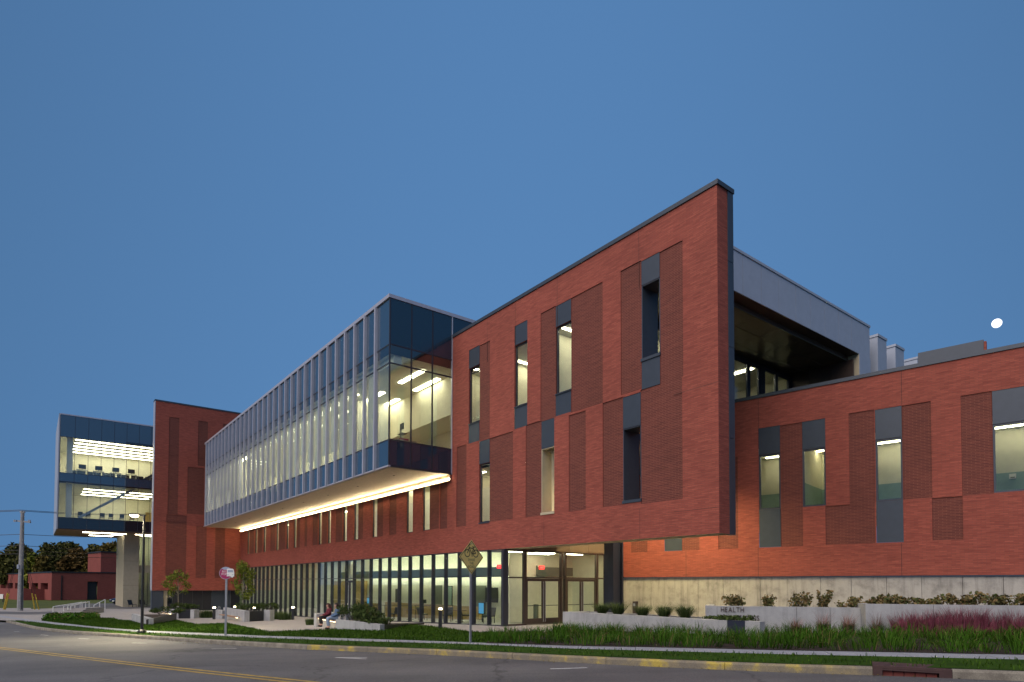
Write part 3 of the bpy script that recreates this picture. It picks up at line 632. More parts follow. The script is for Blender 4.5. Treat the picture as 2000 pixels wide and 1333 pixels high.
for i, (x0, x1) in enumerate(zip(bb, bb[1:])):
    box('transom', (x0 + 0.06, x1 - 0.06, 0.0, 0.14, DH, DH + 0.08), 'bronze', vs)
    box('glass_pane', (x0 + 0.05, x1 - 0.05, 0.06, 0.08, DH + 0.08, LZ - 0.06), 'glass', vs)
    box('sill', (x0 + 0.05, x1 - 0.05, 0.0, 0.14, -0.05, 0.035 if i in (1, 3) else 0.09), 'bronze', vs)
    if i in (1, 3):
        m_ = (x0 + x1) / 2; p0, p1 = x0 + 0.09, x1 - 0.09
        for q0, q1 in ((p0, m_ - 0.006), (m_ + 0.006, p1)):
            d = door_leaf(vs, q0, q1, 0.05, DH - 0.01, 0.03)
            box('door_glass', (q0 + 0.11, q1 - 0.11, 0.05, 0.07, 0.35, DH - 0.15), 'glass', d)
            box('push_bar', (q0 + 0.11, q1 - 0.11, 0.10, 0.13, 1.02, 1.06), 'frame', d)
        for s_ in (-0.07, 0.07): MB().tube([(m_ + s_, 0.0, 0.15), (m_ + s_, -0.04, 0.2), (m_ + s_, -0.04, 2.3), (m_ + s_, 0.0, 2.35)], 0.02, 8).build('door_pull', 'steel', vs)
    else:
        box('glass_pane', (x0 + 0.05, x1 - 0.05, 0.06, 0.08, 0.09, DH), 'glass', vs)
for k in range(5):
    b0 = 0.1 + 1.53 * k; box('fascia_panel', (b0 + 0.008, b0 + 1.522, 0.05, 0.12, LZ + 0.03, 5.25), 'tan', vs)

# inside the lobby
lob = MB()
fl = [(-51.9, 0.3), (-0.2, 0.3), (-0.2, 11.0), (-51.9, 11.0)]
for i in range(12):
    a0, a1 = -51.9 + i * 4.31, -51.9 + (i + 1) * 4.31
    lob.face([(a0, .26, zf(a0) + .02), (a1, .26, zf(a1) + .02), (a1, 11, zf(a1) + .02), (a0, 11, zf(a0) + .02)], 1)
lob.face([(-51.9, 0.26, 4.6), (-51.9, 11, 4.6), (-0.1, 11, 4.6), (-0.1, 0.26, 4.6)], 2)
lob.face([(-51.9, 7.6, -1), (-0.1, 7.6, -1), (-0.1, 7.6, 4.6), (-51.9, 7.6, 4.6)], 0)
lob.face([(-51.9, 0.26, -1), (-51.9, 11, -1), (-51.9, 11, 4.6), (-51.9, 0.26, 4.6)], 0)
lob = lob.build('lobby', ['gwall', 'floor', 'ceil'], bld)
box('bulkhead', (-33, -2.8, 4.6, 5.0, 2.72, 3.25), 'bulk', lob); box('bulkhead', (-2.95, -2.8, 5.0, 7.55, 2.72, 3.25), 'bulk', lob)
box('wall_wash_light', (-32.8, -3.0, 7.1, 7.2, 2.76, 2.82), 'wash', lob); box('wall_wash_light', (-32.8, -3.0, 6.2, 6.4, 2.90, 2.94), 'wash', lob); box('bulkhead', (-33, -2.8, 4.6, 4.64, 3.25, 3.34), 'bulk', lob)
box('inner_ceiling', (-33, -2.95, 5.0, 7.0, 2.84, 2.88), 'ceil', lob)
for k in range(12): clight(lob, -48 + 4 * k, -46.4 + 4 * k, 2.2, 2.36, 4.55, 'wash')
MB().box(-41.5, -33.2, 6.9, 7.5, -1, 2.5).build('timber_wall', 'wood', lob)
for k in range(4): clight(lob, -50 + 4.4 * k, -47 + 4.4 * k, 5.0, 5.25, 4.55, 'wash')  # extra row added to brighten this end of the lobby
for k in range(18): box('timber_slat', (-33.0 + 0.42 * k, -32.82 + 0.42 * k, 5.2, 5.35, zf(-30), zf(-30) + 1.25), 'wood', lob)
for a in (-44, -38, -31, -24.5): box('lobby_column', (a - 0.2, a + 0.2, 1.9, 2.3, -1, 4.55), 'white', lob)
MB().box(-24, -9.5, 5.0, 5.3, -0.7, 0.62).build('low_wall', 'wood', lob)
for a in (-20, -13.6, -8.0): box('wall_opening', (a, a + 1.3, 7.52, 7.59, -0.6, 2.1), 'bulk', lob)
for k in range(7): MB().tube([(-26 + 2.6 * k, 3.4, zf(-26 + 2.6 * k)), (-26 + 2.6 * k, 3.4, zf(-26 + 2.6 * k) + 1.05)], 0.025, 6).build('rail_post', 'black', lob)
MB().tube([(-26, 3.4, zf(-26) + 1.05), (-10.4, 3.4, zf(-10.4) + 1.05)], 0.025, 6).build('rail', 'black', lob)
box('stair_wall', (-5.4, -2.6, 4.4, 4.55, 0, 1.0), 'bulk', lob)
# vestibule walls and ceiling
ve = MB().box(-3.0, -2.9, 2.6, 7.7, -0.05, 4.6, 0).box(-3.0, -0.1, 7.66, 7.76, -0.05, 4.6, 0).build('vestibule_wall', 'wall', lob)
for a, b0, b1 in ((-0.9, 0.9, 2.2), (-0.9, 2.9, 4.3), (-1.9, 3.2, 4.8), (-1.0, 5.2, 6.6)): clight(lob, a - 0.08, a + 0.08, b0, b1, 4.0, 'LED')
MB().box(-2.85, -0.2, 0.3, 7.6, 4.02, 4.08).build('vestibule_ceiling', 'ceil', lob)

# ---- open fore-court under the prow: column, slab with downlights
Pc = A.onb(1198.5, 1100, 5.0); ca = Pc[0]
MB().box(ca - 0.33, ca + 0.33, 4.62, 4.72, -0.1, 8.8).box(ca - 0.33, ca + 0.33, 5.3, 5.4, -0.1, 8.8).box(ca - 0.06, ca + 0.2, 4.72, 5.3, -0.1, 8.8).build('column', 'navy', bld)
slab = MB().prism([(-0.1, 0.99), (7.25, 0.99), (7.25, 9.6), (-0.1, 9.6)], 8.75, 9.95).build('terrace_slab', 'metal', bld)
spots = [(1.0, 3.2), (3.2, 3.2), (5.6, 3.2), (2.0, 6.4), (4.4, 6.4), (6.8, 6.4)]
for i, (a, b) in enumerate(spots):
    MB().tube([(a, b, 8.76), (a, b, 8.70)], 0.11, 12).build('downlight', emit('downlight_glow', (1.0, 0.72, 0.36), 30.0) if i == 0 else bpy.data.materials['downlight_glow'], slab)
    L = bpy.data.lights.new('downlight_lamp', 'SPOT'); L.energy = 1350; L.color = (1.0, 0.80, 0.42); L.spot_size = R(150); L.spot_blend = 0.8; L.shadow_soft_size = 0.1
    lo = bpy.data.objects.new('downlight_lamp', L); C.objects.link(lo); lo.parent = slab; lo.location = (a, b, 8.62)
box('vestibule_roof', (-0.2, 0.05, 1.0, 7.7, 5.25, 8.74), 'tan', bld)

# ---- roof canopy and upper terrace
CA, CZ0, CZ1 = 10.55, 15.20, 17.05
bj = [1.02] + [A.ona(u, 550, CA)[1] for u in (1451, 1487, 1521, 1553.5, 1582, 1610, 1637, 1661.5, 1697)]
can = MB().box(-4.9, CA - 0.06, 1.03, bj[-1], CZ1 - 0.5, CZ1 - 0.02).build('roof_canopy', 'dmetal', bld)
for b0, b1 in zip(bj, bj[1:]): box('fascia_panel', (CA - 0.05, CA, b0 + 0.012, b1 - 0.012, CZ0, CZ1 - 0.02), 'lgrey', can)
box('roof_edge', (CA - 0.25, CA + 0.04, 1.03, bj[-1] + 0.03, CZ1 - 0.02, CZ1 + 0.10), 'lgrey', can)
box('fascia_return', (CA - 0.6, CA - 0.05, 1.03, bj[-1], CZ0, CZ0 + 0.04), 'bronze', can); box('fascia_inner', (CA - 0.62, CA - 0.6, 1.03, bj[-1], 14.95, CZ0 + 0.04), 'bronze', can)
for i in range(3):
    for j in range(8):
        a0 = 6.4 + i * 1.2; b0 = 1.05 + j * (bj[-1] - 1.1) / 8; box('soffit_panel', (a0 + 0.012, a0 + 1.188, b0 + 0.012, b0 + (bj[-1] - 1.1) / 8 - 0.012, 14.90, 14.94), 'gsoffit', can)
TW = 6.75; TE = A.onb(1544, 727)  # window wall and end wall of the terrace
te = 15.9
tb_ = lambda u: A.ona(u, 750, TW)[1]
te = tb_(1545)
for b0, b1 in ((1.1, tb_(1458)), (tb_(1464), tb_(1480)), (tb_(1493), tb_(1513)), (tb_(1518), tb_(1538))):
    MB().box(TW - 0.05, TW + 0.05, b1, b1 + 0.14, 10.0, 14.7).box(TW - 0.05, TW + 0.05, b0 - .14, b0, 10.0, 14.7).box(TW - 0.05, TW + 0.05, b0, b1, 14.55, 14.7).box(TW - 0.05, TW + 0.05, b0, b1, 10.0, 10.25).build('window_frame', 'frame', can)
    box('window_pane', (TW - 0.01, TW + 0.012, b0, b1, 10.25, 14.55), 'glass', can)
for b0, b1 in ((tb_(1458) + .14, tb_(1464) - .14), (tb_(1480) + .14, tb_(1493) - .14), (tb_(1513) + .14, tb_(1518) - .14), (tb_(1538) + .14, te)):
    if b1 > b0: box('terrace_wall', (TW - 0.1, TW + 0.08, b0, b1, 9.95, 14.89), 'dmetal', can)
box('terrace_lintel', (TW - 0.1, TW + 0.08, 1.0, te, 14.7, 14.9), 'dmetal', can)
for k in range(3): a0 = TW - 0.1 + k * 1.24; box('end_wall_panel', (a0, a0 + 1.225, te, te + 0.1, 9.95, 14.89), 'bronze', can)
box('end_pier', (CA - 0.75, CA, te + 0.3, bj[-1], 9.0, CZ0), 'beige', can); box('pier_cladding', (CA + 0.002, CA + 0.03, te + 0.3, bj[-1], 9.0, CZ0 - 0.02), 'lgrey', can)
trm = room(bld, 0.4, TW - 0.1, 6.05, te, 10.0, 14.8, name='terrace_room', open_x1=True); clight(trm, 5.0, 6.2, 7.0, 7.3, 14.8); clight(trm, 4.6, 6.2, 10.5, 10.8, 14.8); clight(trm, 4.6, 6.2, 13.2, 13.5, 14.8)
# stepped metal bays beyond the canopy and a slate roof screen
for u0, u1, vt in ((1700, 1731, 647), (1735, 1765, 667), (1767, 1821, 684)):
    q0 = A.ona((u0 * 0.55 + u1 * 0.45), vt, CA)[1]; q1 = A.ona(u1, vt, CA)[1]
    MB().box(CA - 4.0, CA, q0, q1, 9.0, CZ1 - 0.25).build('metal_bay', 'lgrey', can); box('bay_cap', (CA - 4.03, CA + 0.04, q0 - 0.04, q1 + 0.04, CZ1 - 0.24, CZ1 - 0.1), 'lgrey', can)
    box('bay_joint', (CA - 3.9, CA + 0.006, q0 - 0.006, q1 + 0.006, 12.2, 12.22), 'frame', can)

# ---- lower wing
u_ = lambda u, v: W.onb(u, v)
XT = u_(1436, 787)[2]; XB = u_(1500, 1126)[2]; x_l = u_(1190, 1128)[0] - 1.5; x_r = u_(2000, 1122)[0] + 14
wrec = []; wwin = []; wdark = []
zref = None
for uL, uR, vs_ in ((1481, 1523, [837.5, 890, 996.5, 1070]), (1566, 1611.5, [824.6, 879.5, 991]), (1708.5, 1761, [801, 860, 980, 1061]), (1937, 2004, [764.6, 830, 963.5]), (2120, 2190, [735, 800, 955])):
    a0, a1 = WF(uL, vs_[0])[0], WF(uR, vs_[0])[0]; wwin.append((a0, a1, [zof(WF, uL, v) for v in vs_]))
z4 = wwin[0][2]
a0, a1 = WF(1298, 1060)[0], WF(1332, 1060)[0]; wwin.append((a0, a1, [z4[0], z4[1], z4[2], zof(WF, 1300, 1077)]))
zt_ = lambda uL, v: zof(WF, uL, v)
for uL, uR, vT, vB in ((1523, 1566, 832, 1068.5), (1612, 1708.5, 989, 1064.8), (1761, 1818, 793, 977), (1820, 1880, 973.5, 1056.5), (1876, 1937, 773.6, 969.5), (2030, 2090, 760, 1050)):
    wdark.append([WF(uL, vT)[0], WF(uR, vT)[0], zt_(uL, vB), zt_(uL, vT)])
wdark.append([WF(1658.6, 900)[0], WF(1708.5, 900)[0], wdark[1][3], zt_(1658.6, 808)])
for uL, uR, vB in ((1232, 1264.5, 1079.5), (1332, 1366, 1075.5), (1403, 1442, 1073)): wdark.append([WF(uL, 1060)[0], WF(uR, 1060)[0], zt_(uL, vB), z4[0] - (0.0 if uL == 1332 else 1.3)])
for d in wdark: wrec.append((*d, RECESS))
for a0, a1, zs in wwin:
    wrec.append((a0, a1, zs[-1], zs[0], 0.015)); wrec.append((a0, a1, zs[2], zs[1], 0.10))
wm = carve(x_l, x_r, XB, XT, wrec); wm.face([(x_l, 0, XB), (x_r, 0, XB), (x_r, .3, XB), (x_l, .3, XB)][::-1])
wing = wm.build('wing_wall', 'brick', bld, matrix=WREL)
for d in wdark: box('dark_brick_panel', (d[0], d[1], RECESS, RECESS + 0.08, d[2], d[3]), 'dbrick', wing)
for a0, a1, zs in wwin:
    panel(wing, a0, a1, zs[1], zs[0])
    if len(zs) > 3: panel(wing, a0, a1, zs[3], zs[2])
    window(wing, a0, a1, zs[2], zs[1], 0.09, 0.075, fm='metal')
box('coping', (x_l, x_r, -0.05, 0.4, XT, XT + 0.17), 'metal', wing); box('wing_roof', (x_l + 8, x_r, 0.4, 9, XT - 0.9, XT - 0.7), 'dmetal', wing)
for u in (1481, 1761, 1340): a = WF(u, 1100)[0]; box('control_joint', (a - 0.01, a + 0.01, -0.003, 0.01, XB, z4[3] - 0.02), 'joint', wing)
for u in (1481, 1761.5): a = WF(u, 800)[0]; box('control_joint', (a - 0.01, a + 0.01, -0.003, 0.01, z4[0] + 0.02, XT), 'joint', wing)
box('wall_ledge', (x_l, x_r, -0.03, 0.25, XB - 0.05, XB - 0.003), 'frame', wing)
zd_ = W.onb(1571, 960, 3.4)[2]
xr0, xr1 = min(wn[0] for wn in wwin) - 2.5, max(wn[1] for wn in wwin) + 2
wr = room(wing, xr0, xr1, 0.12, 3.4, 5.2, z4[1] + 0.35, 'wall', name='wing_room', dado=zd_)
cuts = sorted((wn[0], wn[1]) for wn in wwin)
for (p0, p1), (q0, q1) in zip(cuts, cuts[1:]):
    a = (p1 + q0) / 2 + 0.4; m = MB().box(a, a + 0.12, 0.13, 3.39, zd_, z4[1] + 0.34, 0).box(a, a + 0.12, 0.13, 3.39, 5.21, zd_, 1); m.build('partition', ['wall', 'teal'], wr)
for (p0, p1) in cuts: clight(wr, p0 - 0.5, p1 + 1.3, 2.5, 2.59, z4[1] + 0.33, 'LED')
box('screen_end', (u_(1880, 690)[0] + 0.31, u_(1880, 690)[0] + 0.41, 6.0, 6.3, XT, W.onb(1880, 672, 6.0)[2] - .1), 'brick', wing)
slt = box('roof_screen', (u_(1800, 690)[0] - 1, u_(1880, 690)[0] + 0.3, 6.0, 6.3, XT, W.onb(1880, 672, 6.0)[2]), 'metal', wing)
# concrete base under the wing, cast in separate lifts
cb = tag(box('concrete_base', (x_l, x_r, 0.30, 0.5, -0.6, XB - 0.055), 'conc', bld, matrix=WREL))
cx = [x_l] + [WF(u, 1150)[0] for u in (1272, 1363, 1412, 1445, 1485, 1538, 1602, 1662, 1731, 1800, 1880, 1960)] + [x_r]
for a0, a1 in zip(cx, cx[1:]):
    m = MB().box(a0 + 0.008, a1 - 0.008, 0.06 + random.uniform(-.006, .006), 0.30, -0.6, XB - 0.056).build('concrete_panel', 'conc', cb)

# ---- brick blade at the far end
E1 = Matrix.Translation((AL, 0, 0)) @ Matrix.Rotation(math.pi / 2, 4, 'Z')   # local x = building b, front faces the viewer's side (local -y = building +a)
BF = lambda u, v: A.ona(u, v, AL)[1:]
bz0, bz1 = 1.40, 22.45
bd = []
for uL, uR, vT, vB in ((329, 349, 814, 1005), (324, 364, 1005, 1127), (387, 406, 822, 910), (366, 399, 912, 1004), (383, 403, 1028, 1129), (420, 439, 1030, 1129), (436, 452, 828, 850)):
    bd.append([BF(uL, (vT + vB) / 2)[0], BF(uR, (vT + vB) / 2)[0], BF(uL, vB)[1], BF(uL, vT)[1]])
bm_ = carve(-9.1, 0.0, bz0, bz1, [(*d, RECESS) for d in bd]); bm_.face([(-9.1, 0, bz0), (0, 0, bz0), (0, 0.95, bz0), (-9.1, 0.95, bz0)][::-1])
bm_.face([(-9.0, 0.95, bz0), (9, 0.95, bz0), (9, 0.95, bz1), (-9.0, 0.95, bz1)][::-1]); bm_.face([(0, 0, ZBAY1 - 6), (9, 0, ZBAY1 - 6), (9, 0, bz1), (0, 0, bz1)])
bl = bm_.build('end_wall', 'brick', bld, matrix=E1)
for d in bd: box('dark_brick_panel', (d[0], d[1], RECESS, RECESS + 0.08, d[2], d[3]), 'dbrick', bl)
box('edge_trim', (-9.16, -9.1, -0.01, 0.97, bz0, bz1), 'silver', bl); box('coping', (-9.18, 9.0, -0.04, 1.0, bz1, bz1 + 0.15), 'metal', bl)
for z in (16.6, 9.1): box('control_joint', (-9.1, 0, -0.003, 0.01, z, z + 0.015), 'joint', bl)
# dark panelled base below it, set back
for k in range(7): x0 = -7.0 + k * 1.02; box('metal_panel', (x0 + 0.008, x0 + 1.012, 0.5, 0.6, -1.2, bz0 - 0.01), 'metal' if 4 <= k <= 5 else 'dmetal', bl)
box('base_door', (-3.0, -1.15, 0.46, 0.5, -0.9, bz0 - 0.28), 'metal', bl)
box('base_pier', (-9.1, -7.95, 0.1, 0.9, -1.2, bz0 - 0.02), 'metal', bl); box('base_pier', (-7.9, -7.55, 0.3, 0.9, -1.2, bz0 - 0.02), 'beige', bl); box('base_window', (-7.5, -7.02, 0.55, 0.6, -1.1, bz0 - 0.02), 'spandrel', bl)

# ---- glass tower beyond the blade
TA = -66.0
E2 = Matrix.Translation((TA, 0, 0)) @ Matrix.Rotation(math.pi / 2, 4, 'Z')
TF = lambda u, v: A.ona(u, v, TA)[1:]
tb0, tb1 = -17.32, -2.0; dep = 13.0
tz = [8.75, 10.1, 14.45, 15.5, 19.85, 22.50]
tw = MB().box(tb0 + 0.1, tb1, 0.1, dep, 8.78, 9.9).box(tb0 + 0.1, tb1, 0.1, dep, 14.5, 15.4).box(tb0 + 0.1, tb1, 0.1, dep, 20.2, 22.4).build('glass_tower', 'dmetal', bld, matrix=E2)
MB().box(tb0 - 0.05, tb0 + 0.1, 0.02, dep, 8.7, 22.62).build('side_wall', 'lgrey', tw); box('roof_trim', (tb0 + 0.1, tb1, -0.06, 0.2, 22.5, 22.64), 'silver', tw)
box('base_trim', (tb0 + 0.1, tb1, -0.03, 0.1, 8.68, 8.75), 'bronze', tw)
te_ = [tb0 + 0.1] + [TF(u, 900)[0] for u in (145.5, 172, 197.5, 222.7, 247, 271.3, 294.5)] + [TF(294.5, 900)[0] + 1.6, TF(294.5, 900)[0] + 3.2]
for x0, x1 in zip(te_, te_[1:]):
    for k in range(5): sp = k in (0, 2, 4); box('spandrel_pane' if sp else 'glass_pane', (x0 + 0.02, x1 - 0.02, -0.012, 0.012, tz[k] + 0.02, tz[k + 1] - 0.02), ('spandrel2' if k else 'spandrel') if sp else 'glass', tw)
    box('mullion', (x0 - 0.02, x0 + 0.02, -0.02, 0.06, 8.75, 22.5), 'frame', tw)
for z in tz[1:5]: box('mullion', (tb0 + 0.1, te_[-1], -0.018, 0.05, z - 0.025, z + 0.025), 'frame', tw)
for k in range(10): box('soffit_panel', (tb0 + 0.05 + 1.5 * k, tb0 + 1.54 + 1.5 * k, 0.1, dep, 8.66, 8.70), 'bwood', tw)
for x0, x1, y in ((-14.6, -9.9, 3.2), (-11.3, -7.0, 5.6), (-8.9, -4.5, 3.2), (-13.6, -10.9, 8.8), (-9.0, -5.0, 8.8), (-8.2, -3.8, 11)): box('light_strip', (x0, x1, y, y + 0.14, 8.60, 8.66), 'LED', tw)
r1 = room(tw, tb0 + 0.15, tb1, 0.12, dep - 0.2, 9.95, 14.3, 'wall', name='lecture_room')
r2 = room(tw, tb0 + 0.15, tb1, 0.12, dep - 0.2, 15.45, 20.1, 'wall', name='computer_room')
for y in (4.5, 7.5, 10.5): clight(r1, -14.5, -6.5, y, y + 0.22, 14.3)
for y in (2.0, 4.3, 6.6, 8.9, 11.2): clight(r2, -15.6, -5.8, y, y + 0.6, 20.1, 'LED2')
box('far_wall', (-5.2, -5.0, 3.0, dep - 0.3, 9.96, 14.29), 'wall', r1); box('door_frame', (-6.6, -5.4, dep - 0.28, dep - 0.22, 9.96, 12.6), 'wood', r1)
MB().beam((-15.2, 0.9, 10.2), (-9.0, 0.9, 14.6), 0.28, 0.28).build('diagonal_brace', 'lgrey', r1)
MB().beam((-8.6, 0.9, 15.4), (-3.0, 0.9, 19.6), 0.3, 0.3).build('diagonal_brace', 'metal', r2)
for x in (-16.2,): MB().box(x - 0.3, x + 0.3, 0.7, 1.2, 8.9, 20.1).build('round_post', 'white', r2)
for k in range(6): box('back_window', (-15.5 + 1.75 * k, -13.95 + 1.75 * k, dep - 0.26, dep - 0.22, 16.3, 17.8), 'spandrel', r2)
# tan pier and glazed stair below the tower
pr = [TF(241, 1100)[0] + 0.35, TF(271, 1100)[0] + 0.4]
MB().box(pr[0], pr[1], 3.2, 12.2, -1.2, 8.66).build('tower_pier', 'beige', tw)
for z in (1.9, 5.1): box('pier_joint', (pr[0] - 0.003, pr[1] + 0.003, 3.195, 4, z, z + 0.02), 'tan', tw)
gx = [pr[1] + 0.05 + 0.55 * k for k in range(9)]
for x0, x1 in zip(gx, gx[1:]):
    box('glass_pane', (x0 + 0.02, x1 - 0.02, 4.0, 4.02, -1.0, 3.6), 'glass', tw); box('glass_pane', (x0 + 0.02, x1 - 0.02, 4.0, 4.02, 4.6, 8.6), 'glass', tw); box('mullion', (x0 - 0.02, x0 + 0.02, 3.92, 4.1, -1.0, 8.6), 'frame', tw)
box('floor_band', (pr[1] + 0.02, gx[-1], 3.85, 4.2, 3.6, 4.6), 'beige', tw)
sr = room(tw, pr[1] + 0.05, gx[-1], 4.2, 7.5, -1.0, 8.6, 'gwall', name='stair_hall'); clight(sr, gx[0] + 0.5, gx[-1] - 0.5, 5, 5.2, 8.6, 'wash')
# ================================================================== SITE WALLS, PLANTERS, SIGNS
def xy(p): return np.array(p[:2], float)
def strip_wall(m, p, q, th, zt, zb=-0.4, mat=0, zt2=None):   # wall whose front runs p -> q, thickness to the left of that run
    p, q = xy(p), xy(q); t = (q - p) / np.linalg.norm(q - p); n = np.array([-t[1], t[0]]) * th; zt2 = zt if zt2 is None else zt2
    b = [p, q, q + n, p + n]; gz = [zg(*x) for x in b]
    m.hexa([(*x, g + zb) for x, g in zip(b, gz)], [(*x, z) for x, z in zip(b, (zt, zt2, zt2, zt))], mat); return m
def rel(o, P): return [(x - o[0], y - o[1], z - o[2]) for x, y, z in P]

# --- name wall and its taller neighbour
Sx = Frame(atY(1377, 1181, 23.8)[:2], R(-71)); S_L = 5.42; SZ1 = 1.40
sw = thing('name_wall', 'low concrete wall with dark metal letters HEALTH PROFESSIONS, half hidden by planting', 'sign wall', (*Sx.o[:2], 0), Sx.ang)
jx = [0] + [Sx.loc(atY(u, 1200, 23))[0] for u in (1400,)] + [3.2, 4.3, S_L]
for a0, a1 in zip(jx, jx[1:]): box('concrete_panel', (a0 + 0.006, a1 - 0.006, 0, 0.3, -0.6, SZ1), 'conc2', sw)
box('concrete_panel', (0, 0.3, 0.31, 2.4, -0.6, SZ1 - 0.005), 'conc2', sw)
def letters(txt, x, z, cap, gap, parent, mat, depth=0.03):
    for ch in txt:
        me = text_mesh(ch, cap / 0.70, depth / 2); xs = [v.co.x for v in me.vertices]; ys = [v.co.y for v in me.vertices]; x0, x1, y0 = min(xs), max(xs), min(ys)
        for v in me.vertices: v.co.x -= x0; v.co.y -= y0
        me.materials.append(M[mat]); x1 = x0 + (x1 - x0) * .76
        for v in me.vertices: v.co.x *= .76
        link('letter', me, parent, matrix=Matrix.Translation((x, -depth / 2 - 0.002, z)) @ Matrix.Rotation(math.pi / 2, 4, 'X')); x += (x1 - x0) + gap
l0 = Sx.onb(1408, 1195, 0.0)
letters('HEALTH', l0[0], Sx.onb(1408, 1195.5)[2], 0.19, 0.032, sw, 'bronze'); letters('PROFESSIONS', l0[0], Sx.onb(1408, 1211)[2], 0.19, 0.030, sw, 'bronze')
P2 = atY(1690, 1178, 21.3); Rx = Frame(P2[:2], R(-71)); RZ = 1.56
rw = thing('retaining_wall', 'taller pale concrete retaining wall behind the pink grasses', 'retaining wall', (*Rx.o[:2], 0), Rx.ang)
for a0, a1 in ((0, 2.0), (2.0, 4.6), (4.6, 7.6), (7.6, 11.0)): box('concrete_panel', (a0 + 0.006, a1 - 0.006, 0, 0.3, -0.6, RZ), 'conc2', rw)
box('concrete_panel', (0.0, 0.3, 0.31, 1.6, -0.6, RZ - 0.004), 'conc2', rw)
tag(MB().prism([tuple(Sx.P(0.3, 0.3)[:2]), tuple(Sx.P(S_L, 0.3)[:2]), tuple(Rx.P(0.3, 0.35)[:2]), tuple(Rx.P(11, 0.3)[:2]), tuple(Rx.P(11, 6)[:2]), tuple(Sx.P(0.3, 4)[:2])], -0.5, 1.22).build('raised_bed', 'soil'), kind='structure')

# --- long planter in front of the entrance
pA = G(1099, 1229.5); PA = A.loc(pA); pz = 2.2 - (1194.5 - 1141.4) * pA[1] / FPX
PWF = Frame(pA[:2], R(-37.7)); al = PWF.onb(1420, 1215)[0]
pl = thing('entrance_planter', 'long bare concrete planter wall in front of the entrance doors', 'planter', (*pA[:2], 0), PWF.ang)
pj = [0] + [PWF.onb(u, 1210)[0] for u in (1187, 1291)] + [al]
for a0, a1 in zip(pj, pj[1:]): box('concrete_panel', (a0 + 0.005, a1 - 0.005, 0, 0.28, -0.4, pz), 'conc2', pl)
box('concrete_panel', (0, 0.28, 0.285, 1.5, -0.4, pz - 0.004), 'conc2', pl)
box('metal_side', (al + 0.005, PWF.onb(1455, 1215)[0], 0.02, 0.12, -0.3, pz + 0.02), 'navy', pl); box('concrete_panel', (PWF.onb(1455, 1215)[0] + 0.005, PWF.onb(1484, 1215)[0], 0.0, 0.3, -0.3, pz + 0.02), 'conc2', pl)
box('soil', (0.28, al - 0.02, 0.285, 1.5, -0.2, pz - 0.10), 'soil', pl); box('back_panel', (0.28, al - 0.02, 1.505, 1.7, -0.3, pz - 0.02), 'conc2', pl)

# --- planter with the seat where two women sit
q1, q2, q3 = G(655, 1230.6), G(742, 1233.2), G(799, 1222); q0 = G(613, 1225.0)
def topz(p, vt): return 2.2 - (vt - 1141.3) * p[1] / FPX
qb = xy(q0) + (xy(q3) - xy(q2)) * 0.9
sp = thing('seat_planter', 'concrete bench planter beside the lobby glass with two women sitting on it', 'planter', (*q1[:2], 0))
def at0(o): return lambda p: (p[0] - o[0], p[1] - o[1])
z1, z2, z3 = topz(q1, 1211), topz(q2, 1220.3), topz(q3, 1217.5)
def pwall(parent, o, p, q, th, z1, z2, mat, name):
    m = strip_wall(MB(), p, q, th, z1, zt2=z2, zb=-0.3); m.v = [(x - o[0], y - o[1], z) for x, y, z in m.v]; return m.build(name, mat, parent)
mid = (xy(q1) + xy(q2)) / 2
tq = (xy(q2) - xy(q1)) / np.linalg.norm(xy(q2) - xy(q1)); nq = np.array([-tq[1], tq[0]])
pwall(sp, q1, q1, mid - tq * 0.006, 0.28, z1, (z1 + z2) / 2, 'conc2', 'concrete_wall'); pwall(sp, q1, mid + tq * 0.006, q2, 0.28, (z1 + z2) / 2, z2, 'conc2', 'concrete_wall')
pwall(sp, q1, xy(q2) + nq * 0.28, q3, 0.08, z2 - 0.02, z3, 'dmetal', 'metal_side')
tb = (xy(q1) - xy(q0)) / np.linalg.norm(xy(q1) - xy(q0)); nb = np.array([-tb[1], tb[0]])
zseat = zg(*xy(q1)) + 0.46
endw = 0.62
e0, e1 = xy(q0), xy(q0) + tb * endw
pwall(sp, q1, e0, e1, 1.1, zg(*e0) + 0.80, zg(*e0) + 0.80, 'conc2', 'concrete_wall')
s0, s1 = e1 + tb * 0.01, xy(q1) - tb * 0.01
m = MB(); L_ = s1 - s0
for k in range(5):
    a, b = s0 + nb * (0.02 + k * 0.10), s1 + nb * (0.02 + k * 0.10); 
    mm = MB().prism([tuple(a - xy(q1)), tuple(b - xy(q1)), tuple(b + nb * 0.09 - xy(q1)), tuple(a + nb * 0.09 - xy(q1))], zseat - 0.06, zseat).build('seat_slat', 'bwood', sp)
pwall(sp, q1, s0 + nb * 0.30, s1 + nb * 0.30, 0.2, zseat - 0.065, zseat - 0.065, 'conc2', 'riser'); pwall(sp, q1, s0 + nb * 0.54, s1 + nb * 0.54, 0.2, zseat + 0.30, zseat + 0.30, 'conc2', 'back_wall')
a, b = s0 + nb * 0.10, s1 + nb * 0.10
MB().prism([tuple(a - xy(q1)), tuple(b - xy(q1)), tuple(b + nb * 0.05 - xy(q1)), tuple(a + nb * 0.05 - xy(q1))], zseat - 0.10, zseat - 0.07).build('under_light', 'LEDb', sp)
soil_poly = [xy(q1) + nq * 0.28 - tq * 0.3, xy(q2) + nq * 0.28, xy(q3) - nq * 0.0, xy(q3) + nq * 1.2, e1 + nb * 1.3, e1 + nb * 0.75]
MB().prism([tuple(p - xy(q1)) for p in soil_poly[:4] + soil_poly[4:]], -0.9, min(z1, z2, z3) - 0.05).build('soil', 'soil', sp)

